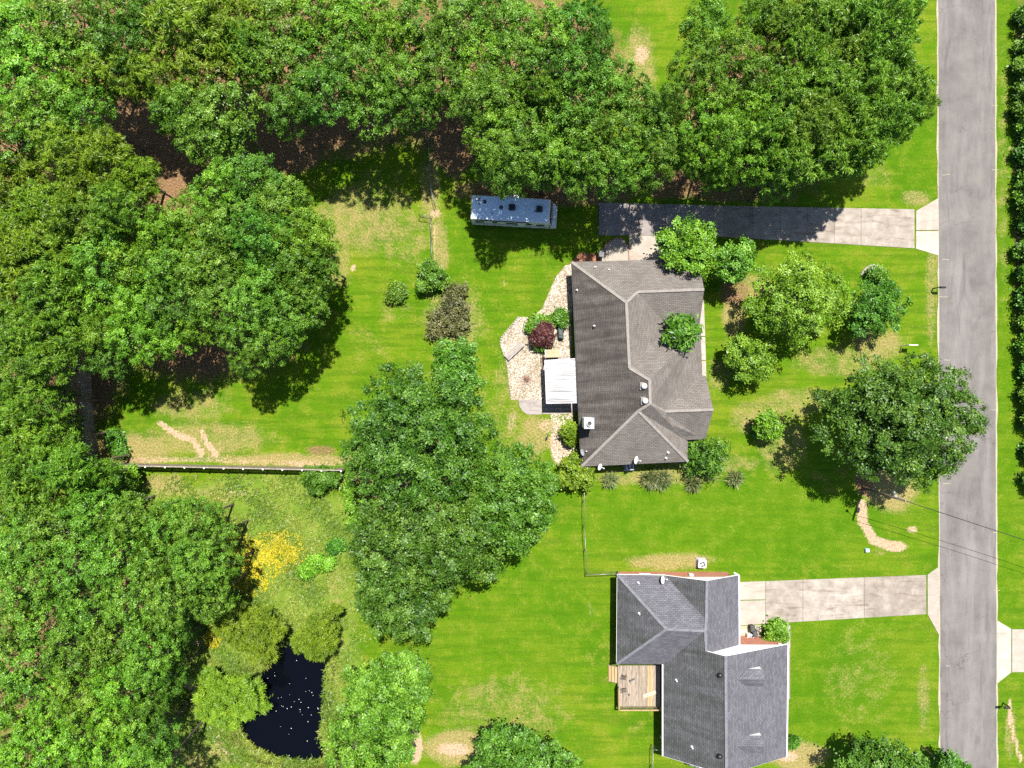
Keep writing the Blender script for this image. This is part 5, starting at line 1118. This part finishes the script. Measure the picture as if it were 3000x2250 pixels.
# ------------------------------------------------------------------ patio behind the brown-roofed house
bed = [(1678,772),(1655,778),(1628,812),(1606,862),(1588,905),(1560,930),(1520,928),(1470,990),(1466,1012),(1484,1060),(1490,1110),(1497,1168),(1500,1172),(1655,1172),(1672,1172)]
o = MB().prism([P(*p).xy for p in bed], -0.05, 0.030).build('gravel_bed', M['gravel']); tag(o, 'white gravel bed behind the brown-roofed house', kind='structure')
bed2 = [(1610,1210),(1682,1210),(1700,1372),(1640,1372),(1612,1320),(1622,1262)]
slab_set('patio_slab', 'grey concrete patio with rounded end below the gravel bed', [[(1590,1045),(1690,1045),(1694,1206),(1590,1206)], [(1519,1170),(1588,1170),(1588,1215),(1545,1215),(1530,1204),(1521,1190)], [(1590,1207),(1680,1207),(1680,1213),(1590,1213)]], M['concgrey'], 0.045)
def pebbles(name, label, n, polys, seed, cen=None):
    rng = np.random.default_rng(seed); W = [[P(*p) for p in q] for q in polys]; V, F, T = [], [], []
    allp = [p for q in W for p in q]; x0, x1 = min(p.x for p in allp), max(p.x for p in allp); y0, y1 = min(p.y for p in allp), max(p.y for p in allp)
    X = rng.uniform(x0, x1, n * 4); Y = rng.uniform(y0, y1, n * 4); ins = np.zeros(len(X), bool)
    for q in W: ins |= poly_sd(X, Y, q) < -0.03
    X = X[ins][:n]; Y = Y[ins][:n]
    r = rng.uniform(0.03, 0.085, len(X)); a = rng.uniform(0, 6.28, len(X))
    base = np.array([[1, 0, 0], [0.4, 0.8, 0], [-0.7, 0.6, 0], [-0.9, -0.3, 0], [0.1, -0.8, 0], [0.05, 0, 0.75]])
    v = np.zeros((len(X), 6, 3))
    ca, sa = np.cos(a)[:, None], np.sin(a)[:, None]
    v[:, :, 0] = X[:, None] + r[:, None] * (base[:, 0] * ca - base[:, 1] * sa); v[:, :, 1] = Y[:, None] + r[:, None] * (base[:, 0] * sa + base[:, 1] * ca); v[:, :, 2] = 0.03 + r[:, None] * base[:, 2]
    tr = np.array([[0, 1, 5], [1, 2, 5], [2, 3, 5], [3, 4, 5], [4, 0, 5]])
    f = (np.arange(len(X))[:, None, None] * 6 + tr).reshape(-1, 3)
    me = bpy.data.meshes.new(name); set_mesh(me, v.reshape(-1, 3), f)
    at = me.attributes.new('tint', 'FLOAT', 'POINT'); at.data.foreach_set('value', np.repeat(np.clip(0.55 + rng.normal(size=len(X)) * 0.3 + 0.15 * np.sin(X * 1.7) * np.sin(Y * 1.3), 0, 1), 6).astype(np.float32))
    me.materials.append(M['pebble']); o = bpy.data.objects.new(name, me); COL.objects.link(o); tag(o, label, 'pebbles', kind='stuff')
pebbles('pebbles', 'pale pebbles covering the gravel beds behind the house', 9000, [bed, bed2], 3)
def loose_rock(par, p, r, seed, mat):
    rg = random.Random(seed); m = MB(); m.lathe(p, [(r * 0.7, -0.05), (r, 0.04), (r * 0.85, r * 0.55), (r * 0.3, r * 0.8)], 7)
    m.v = [tuple(Vector(v) + Vector((rg.uniform(-1, 1), rg.uniform(-1, 1), rg.uniform(-1, 1))) * r * 0.16) for v in m.v]
    return m.build('stone', mat, par)
ed = empty('garden_edging'); tag(ed, 'row of pale edging stones along the bench end of the gravel bed', 'edging')
path = [(1520,928),(1468,990),(1466,1012),(1485,1062),(1490,1110),(1497,1168)]; k = 0
for (ax, ay), (bx, by) in zip(path[:-1], path[1:]):
    A, B = P(ax, ay), P(bx, by); n = max(1, int((B - A).length / 0.26))
    for i in range(n):
        loose_rock(ed, A.lerp(B, (i + 0.5) / n) + Vector((0, 0, 0.02)), 0.12 if k < 14 else 0.095, k, M['tile']); k += 1
def stone_ring(name, label, cx_, cy_, r, n, mat, cat, arc=(0, 6.283)):
    e = empty(name); tag(e, label, cat); c = P(cx_, cy_)
    for i in range(n):
        a = arc[0] + (arc[1] - arc[0]) * i / n; loose_rock(e, c + Vector((math.cos(a) * r, math.sin(a) * r, 0.03)), 0.15, 60 + i, mat)
    return e
fr = stone_ring('fire_pit', 'ring of brown stones with ashes in the gravel bed', 1542, 1112, 0.52, 11, M['tile'], 'fire pit')
c = P(1542, 1112); MB().lathe((c.x, c.y, 0.03), [(0.42, 0), (0.40, 0.03), (0.1, 0.05)], 14).build('ash_bed', M['bark_mulch'], fr)
for i in range(4): a = i * 0.8; MB().tube([(c.x - 0.3 * math.cos(a), c.y - 0.3 * math.sin(a), 0.10 + i * 0.03), (c.x + 0.3 * math.cos(a), c.y + 0.3 * math.sin(a), 0.12 + i * 0.03)], 0.045, 6).build('log', M['bark'], fr)
stone_ring('bed_edging', 'curved row of pale stones round the shrub bed in the front yard', 2560, 815, 1.35, 17, M['tile'], 'edging', (0.15, 3.0))

def bench():
    c = P(1507, 1027, 0.45); a = math.atan2(-(1005 - 1048), 1530 - 1484); e = empty('bench', (c.x, c.y, 0), a); tag(e, 'long silvered wooden bench on the gravel bed', 'bench')
    for k in range(4): MB().box((0, -0.27 + k * 0.18, 0.45), (2.35, 0.165, 0.05)).build('plank', M['benchwood'], e, bevel=0.006)
    for s in (-1, 1):
        MB().box((s * 0.9, 0, 0.385), (0.09, 0.66, 0.08)).build('cross_beam', M['benchwood'], e)
        for t in (-1, 1): MB().box((s * 0.9, t * 0.25, 0.18), (0.09, 0.09, 0.38)).build('leg', M['benchwood'], e)
bench()
def covermat():
    m, nt, b = newmat('weathered_white_sheet', 0.5, 0.4)
    v = pos(nt); f = noise(nt, stretch(nt, v, (0.35, 6.0, 1)), 1.0, 5, 0.65)
    nt.links.new(ramp(nt, f, [(0.34, (0.17, 0.165, 0.16)), (0.45, (0.33, 0.33, 0.33)), (0.6, (0.46, 0.46, 0.465))]), b.inputs['Base Color'])
    return m
M['cover'] = covermat()
def patio_cover():
    e = empty('patio_cover'); tag(e, 'white ribbed metal patio cover on the back of the brown-roofed house', 'patio cover')
    A, B, C_, D = P(1596, 1056, 2.55), P(1685, 1051, 2.72), P(1690, 1180, 2.72), P(1601, 1182, 2.55)
    n = 11
    for k in range(n):
        t0, t1 = k / n, (k + 1) / n; a, b, c2, d = A.lerp(D, t0), B.lerp(C_, t0), B.lerp(C_, t1), A.lerp(D, t1)
        g = (d - a).normalized() * 0.008
        m = MB(); m.add([a + g, b + g, c2 - g, d - g, a + g - Vector((0, 0, 0.03)), b + g - Vector((0, 0, 0.03)), c2 - g - Vector((0, 0, 0.03)), d - g - Vector((0, 0, 0.03))], [(3, 2, 1, 0), (4, 5, 6, 7), (0, 1, 5, 4), (1, 2, 6, 5), (2, 3, 7, 6), (3, 0, 4, 7)])
        o = m.build('roof_panel', M['cover'], e)
        for t in (0.06, 0.5):
            p, q = a.lerp(d, t), b.lerp(c2, t); MB().bar(p + Vector((0, 0, 0.02)), q + Vector((0, 0, 0.02)), 0.035, 0.045).build('rib', M['cover'], o)
    for a, b in ((A, D), (A, B), (D, C_)): MB().bar(a - Vector((0, 0, 0.09)), b - Vector((0, 0, 0.09)), 0.06, 0.13).build('beam', M['white'], e)
    for p in (A, D, A.lerp(D, 0.5)): MB().box((p.x + 0.1, p.y, 1.22), (0.11, 0.11, 2.4)).build('post', M['white'], e)
patio_cover()
def swing():
    c = P(1620, 1037, 1.7); e = empty('garden_swing', (c.x, c.y, 0), 0.03); tag(e, 'garden swing seat with beige canopy beside the patio cover', 'swing')
    MB().box((0, 0.05, 1.75), (1.5, 0.85, 0.04)).build('canopy', M['beige'], e, bevel=0.015)
    for s in (-1, 1):
        MB().tube([(s * 0.82, -0.55, 0.0), (s * 0.80, 0.0, 1.72), (s * 0.82, 0.62, 0.0)], 0.035, 8).build('frame_leg', M['white_metal'], e, True)
        MB().tube([(s * 0.8, -0.42, 1.70), (s * 0.8, 0.50, 1.70)], 0.04, 6).build('side_rail', M['white_metal'], e, True)
    MB().tube([(-0.8, 0, 1.72), (0.8, 0, 1.72)], 0.03, 8).build('top_rail', M['white_metal'], e, True)
    MB().box((0, 0.0, 0.45), (1.3, 0.5, 0.09)).build('seat', M['beige'], e, bevel=0.03); MB().box((0, -0.27, 0.72), (1.3, 0.08, 0.5)).build('backrest', M['beige'], e, bevel=0.03)
swing()
def trellis():
    b = P(1588, 1058); e = empty('garden_arch', (b.x, b.y, 0), 0.05); tag(e, 'rusty wire plant hoop beside the garden swing', 'plant support')
    for k in range(4):
        y = -0.6 + 0.4 * k; MB().tube([(-0.12, y, 0), (-0.1, y, 0.7), (0, y, 0.85), (0.1, y, 0.7), (0.12, y, 0)], 0.018, 5).build('hoop', M['rust'], e)
    for x, z in ((-0.1, 0.6), (0.1, 0.6), (0, 0.85)): MB().tube([(x, -0.6, z), (x, 0.6, z)], 0.014, 5).build('wire', M['rust'], e)
M['rust'] = mottled('rusty_wire', (0.12, 0.05, 0.025), (0.22, 0.10, 0.05), 8, 0.85, 0.2)
trellis()
c = P(1632, 947, 0.4); e = empty('gazing_ball', (c.x, c.y, 0)); tag(e, 'pale round garden ornament by the shaded house wall', 'garden ornament')
MB().lathe((0, 0, 0), [(0.18, 0), (0.12, 0.08), (0.09, 0.25), (0.15, 0.32)], 14).build('pedestal', M['tile'], e, True)
MB().lathe((0, 0, 0.32), [(0.12, 0), (0.32, 0.10), (0.36, 0.16), (0.33, 0.17), (0.1, 0.11)], 20).build('bowl', M['tile'], e, True)
c = P(1641, 975, 0.3); e = empty('covered_grill', (c.x, c.y, 0), 0.1); tag(e, 'dark green covered grill in front of the back house wall', 'grill')
MB().prism([(-0.25, -0.55), (0.3, -0.75), (0.33, 0.4), (0.1, 0.6), (-0.22, 0.5)], 0.0, 0.75).build('cover', mottled('green_tarpaulin', (0.02, 0.05, 0.045), (0.035, 0.075, 0.065), 3, 0.6, 0.4), e, bevel=0.06)
MB().box((0.02, 0.0, 0.79), (0.4, 0.6, 0.10)).build('lid', M['darkgrey'], e, bevel=0.04)
b = P(1601, 1282); e = empty('garden_stake', (b.x, b.y, 0)); tag(e, 'short dark leaning stake on the straw-covered ground', 'stake')
MB().tube([(-0.08, -0.35, 0), (0.12, 0.35, 0.75)], 0.06, 8).build('shaft', M['darkgrey'], e, True); MB().box((0.0, -0.1, 0.05), (0.25, 0.25, 0.08)).build('foot', M['darkgrey'], e)
# pebble island and reddish soil at the garage corner
o = MB().prism([P(*p).xy for p in [(1758,740),(1778,714),(1804,697),(1826,702),(1840,722),(1843,775),(1756,775)]], -0.05, 0.060).build('pebble_island', M['pebgrey']); tag(o, 'rounded grey pebble bed with brown border by the garage', kind='structure')
be = empty('bed_border'); tag(be, 'curved brown brick border round the pebble bed by the garage', 'edging')
pth = [(1757,742),(1778,714),(1804,697),(1826,702),(1840,722),(1843,772)]
for (ax, ay), (bx, by) in zip(pth[:-1], pth[1:]):
    A, B = P(ax, ay), P(bx, by); n = max(1, int((B - A).length / 0.24))
    for i in range(n):
        q = A.lerp(B, (i + 0.5) / n); MB().box((q.x, q.y, 0.06), (0.22, 0.12, 0.12), math.atan2((B - A).y, (B - A).x)).build('brick', M['brick1'], be)
o = MB().prism([P(*p).xy for p in [(1756,775),(1757,745),(1700,740),(1668,772)]], -0.05, 0.026).build('soil_bed', M['bark_mulch']); tag(o, 'reddish soil strip by the garage corner', kind='structure')
c = P(1760, 745, 0.6); e = empty('garbage_bin', (c.x, c.y, 0)); tag(e, 'black wheeled bin by the garage corner of the brown-roofed house', 'bin')
MB().add([(-0.22,-0.25,0.02),(0.22,-0.25,0.02),(0.22,0.25,0.02),(-0.22,0.25,0.02),(-0.3,-0.33,0.95),(0.3,-0.33,0.95),(0.3,0.33,0.95),(-0.3,0.33,0.95)], [(3,2,1,0),(4,5,6,7),(0,1,5,4),(1,2,6,5),(2,3,7,6),(3,0,4,7)]).build('body', M['black'], e)
MB().box((0, 0, 0.99), (0.64, 0.70, 0.08)).build('lid', M['black'], e, bevel=0.02); MB().tube([(-0.28, 0.38, 0.92), (0.28, 0.38, 0.92)], 0.02, 6).build('handle', M['black'], e)

# ------------------------------------------------------------------ deck of the grey-roofed house
def deck():
    A = P(1810, 1950, 0.7); B = P(1934, 2069, 0.7); e = empty('deck'); tag(e, 'weathered wooden deck behind the grey-roofed house', 'deck')
    x0, x1, y0, y1 = A.x, B.x, B.y, A.y; n = 31; w = (x1 - x0) / n
    for k in range(n):
        new = k in (22, 23, 24)
        MB().box((x0 + (k + 0.5) * w, (y0 + y1) / 2 + rnd.uniform(-0.01, 0.01), 0.70), (w - 0.012, y1 - y0, 0.035)).build('deck_board', M['newwood'] if new else M['deck'], e)
    for y in (y0 + 0.05, (y0 + y1) / 2, y1 - 0.05): MB().bar((x0, y, 0.58), (x1, y, 0.58), 0.05, 0.18).build('joist', M['fence'], e)
    for a, b in (((x0, y0), (x1, y0)), ((x0, y0), (x0, y0 + (y1 - y0) * 0.52))):
        L = math.hypot(b[0] - a[0], b[1] - a[1]); m = int(L / 1.4)
        for k in range(m + 1):
            t = k / m; MB().box((a[0] + (b[0] - a[0]) * t, a[1] + (b[1] - a[1]) * t, 0.8), (0.09, 0.09, 1.6)).build('post', M['deck'], e)
        MB().bar((*a, 1.62), (*b, 1.62), 0.14, 0.035).build('handrail', M['newwood'], e); MB().bar((*a, 0.85), (*b, 0.85), 0.04, 0.08).build('bottom_rail', M['deck'], e)
        m = int(L / 0.14)
        for k in range(m): t = (k + 0.5) / m; MB().box((a[0] + (b[0] - a[0]) * t, a[1] + (b[1] - a[1]) * t, 1.23), (0.035, 0.035, 0.75)).build('baluster', M['deck'], e)
    for k in range(3): MB().box((x0 - 0.18 - k * 0.30, y1 - 1.05, 0.52 - k * 0.18), (0.28, 1.75, 0.045)).build('step', M['newwood'], e)
    for s in (-1, 1): MB().bar((x0 - 0.02, y1 - 1.05 + s * 0.86, 0.55), (x0 - 0.95, y1 - 1.05 + s * 0.86, 0.02), 0.04, 0.2).build('stringer', M['deck'], e)
    def chair(px_, py_, rz, label):
        c = P(px_, py_, 1.0); q = empty('wire_chair', (c.x, c.y, 0.72), rz); tag(q, label, 'chair')
        for sx_ in (-1, 1):
            for sy_ in (-1, 1): MB().tube([(sx_ * 0.24, sy_ * 0.24, 0.0), (sx_ * 0.22, sy_ * 0.22, 0.42)], 0.014, 6).build('leg', M['rvdark'], q)
            MB().tube([(sx_ * 0.25, -0.22, 0.42), (sx_ * 0.27, -0.2, 0.64), (sx_ * 0.27, 0.22, 0.64), (sx_ * 0.24, 0.25, 0.44)], 0.014, 6).build('armrest', M['rvdark'], q)
        st = MB(); bk = MB()
        for k in range(9):
            t = -0.22 + k * 0.055; st.box((t, 0, 0.43), (0.018, 0.46, 0.012)); st.box((0, t, 0.435), (0.46, 0.018, 0.012))
            bk.bar((t, 0.23, 0.45), (t * 1.05, 0.36, 0.88), 0.018, 0.012); bk.bar((-0.24, 0.24 + k * 0.014, 0.48 + k * 0.048), (0.24, 0.24 + k * 0.014, 0.48 + k * 0.048), 0.018, 0.012)
        st.build('seat', M['rust2'], q); bk.build('backrest', M['rust2'], q)
    chair(1828, 1983, -0.2, 'wire-mesh deck chair nearer the house wall'); chair(1828, 2021, 0.25, 'wire-mesh deck chair nearer the deck rail')
    c = P(1853, 1993, 0.9); q = empty('folding_stand', (c.x, c.y, 0.72), 0.5); tag(q, 'small dark folding stand lying between the deck chairs', 'stand')
    for s in (-1, 1): MB().tube([(-0.35, s * 0.08, 0.03), (0.35, -s * 0.08, 0.10)], 0.022, 6).build('leg', M['rvdark'], q)
    MB().box((0.05, 0, 0.07), (0.25, 0.18, 0.03)).build('tray', M['rust2'], q); MB().box((-0.3, 0, 0.06), (0.12, 0.25, 0.05)).build('foot', M['rvdark'], q)
    c = P(1903, 2034, 0.8); q = empty('board', (c.x, c.y, 0.72), 0.38); tag(q, 'pale wide plank lying across the corner of the deck', 'plank')
    MB().box((0, 0, 0.06), (1.45, 0.42, 0.05)).build('panel', M['plank'], q, bevel=0.006)
    for x in (-0.5, 0.5): MB().box((x, 0, 0.02), (0.08, 0.4, 0.035)).build('batten', M['plank'], q)
    c = P(1843, 2036, 0.9); q = empty('lantern', (c.x, c.y, 0.72)); tag(q, 'tiny dark lantern on the deck near the rail', 'lantern')
    MB().lathe((0, 0, 0), [(0.07, 0), (0.07, 0.03), (0.05, 0.05)], 10).build('base', M['black'], q); MB().tube([(0, 0, 0.05), (0, 0, 0.2)], 0.045, 8).build('globe', M['glass'], q); MB().lathe((0, 0, 0.2), [(0.07, 0), (0.02, 0.06)], 10).build('cap', M['black'], q)
M['rust2'] = mottled('brown_wire', (0.10, 0.08, 0.06), (0.18, 0.15, 0.11), 8, 0.7, 0.3)
deck()

# ------------------------------------------------------------------ porch corner of the grey-roofed house
o = MB().prism([P(*p).xy for p in [(2160,1834),(2300,1828),(2303,1862),(2160,1866)]], -0.05, 0.028).build('planting_bed', M['shoulder']); tag(o, 'grassy planting bed at the porch of the grey-roofed house', kind='structure')
c = P(2199, 1868, 0.6); e = empty('planter_box', (c.x, c.y, 0), -0.05); tag(e, 'silver-white cube planter in front of the red brick porch wall', 'planter')
m = MB()
for s in (-1, 1): m.box((s * 0.31, 0, 0.33), (0.05, 0.66, 0.66)); m.box((0, s * 0.31, 0.33), (0.57, 0.05, 0.66))
m.build('box', M['white_metal'], e); MB().box((0, 0, 0.50), (0.57, 0.57, 0.04)).build('soil', M['grey'], e)
for i, (x, y, lab) in enumerate(((2205, 1841, 'black upright bin nearest the driveway by the brick porch'), (2212, 1856, 'black upright bin right of the silver planter by the brick porch'))):
    c = P(x, y, 0.7); e = empty('upright_bin', (c.x, c.y, 0), 0.1); tag(e, lab, 'bin')
    MB().add([(-0.18,-0.24,0.02),(0.18,-0.24,0.02),(0.18,0.24,0.02),(-0.18,0.24,0.02),(-0.22,-0.32,0.8),(0.22,-0.32,0.8),(0.22,0.32,0.8),(-0.22,0.32,0.8)], [(3,2,1,0),(4,5,6,7),(0,1,5,4),(1,2,6,5),(2,3,7,6),(3,0,4,7)]).build('body', M['black'], e)
    MB().box((0, 0, 0.83), (0.46, 0.66, 0.06)).build('lid', M['darkgrey'], e, bevel=0.02)
c = P(2228, 1852, 0.2); e = empty('string_trimmer', (c.x, c.y, 0), math.atan2(-19, 30)); tag(e, 'string trimmer with black shaft lying by the porch shrub', 'garden tool')
MB().tube([(-0.75, 0, 0.28), (0.6, 0, 0.14)], 0.03, 8).build('shaft', M['black'], e, True); MB().tube([(-0.75, 0, 0.28), (-0.6, 0.15, 0.4), (-0.35, 0.1, 0.3)], 0.02, 6).build('handle', M['black'], e, True); MB().bar((0.55, 0.0, 0.13), (1.25, 0.28, 0.12), 0.16, 0.08).build('head', M['white_metal'], e)
c = P(2177, 1852, 0.2); e = empty('paver_stack', (c.x, c.y, 0), 0.6); tag(e, 'pale stones by the garage corner of the grey-roofed house', 'stones')
for i in range(3): loose_rock(e, Vector((0.18 * i - 0.2, 0.06 * (i % 2), 0.02)), 0.15, 90 + i, M['white'])
c = P(2180, 1878, 0.2); e = empty('garden_hose', (c.x, c.y, 0)); tag(e, 'coiled dark hose against the red brick porch wall', 'hose')
MB().tube([(0.3 * math.cos(t) * (1 - t * 0.012), 0.22 * math.sin(t), 0.04 + t * 0.008) for t in np.linspace(0, 18, 60)], 0.022, 5).build('coil', M['rust'], e, True); MB().tube([(0.28, 0, 0.04), (0.5, 0.15, 0.04)], 0.02, 5).build('nozzle', M['black'], e, True)
# heap of stuff below the gable at the bottom edge
c = P(2030, 2244, 0.5); e = empty('trash_bags', (c.x, c.y, 0)); tag(e, 'black and grey bags heaped against the gable at the bottom edge', 'bags')
for i, (x, y, r, mt) in enumerate(((-0.6, 0.25, 0.32, 'black'), (0.0, 0.05, 0.34, 'grey'), (0.55, -0.1, 0.32, 'grey'), (1.0, -0.3, 0.28, 'white_metal'))):
    mm = MB().lathe((x, y, 0.0), [(r * 0.8, 0), (r, r * 0.4), (r * 0.8, r * 0.9), (r * 0.25, r * 1.25), (r * 0.12, r * 1.5)], 9)
    rg = random.Random(i); mm.v = [tuple(Vector(v) + Vector((rg.uniform(-1, 1), rg.uniform(-1, 1), rg.uniform(0, 1))) * 0.05) for v in mm.v]; mm.build('bag', M[mt], e, True)
# bare stake in the brush pile
b = P(1273, 940); e = empty('fence_post', (b.x, b.y, 0)); tag(e, 'pale bare post lying in the dead brush on the back lawn', 'post')
MB().tube([(0.02, 1.5, 0.35), (0.05, 0, 0.5), (0.12, -1.2, 0.75)], [0.05, 0.06, 0.05], 7).build('shaft', M['twig'], e, True); MB().tube([(0.05, 0.3, 0.4), (0.0, 0.3, 0.0)], 0.05, 6).build('prop', M['twig'], e, True)
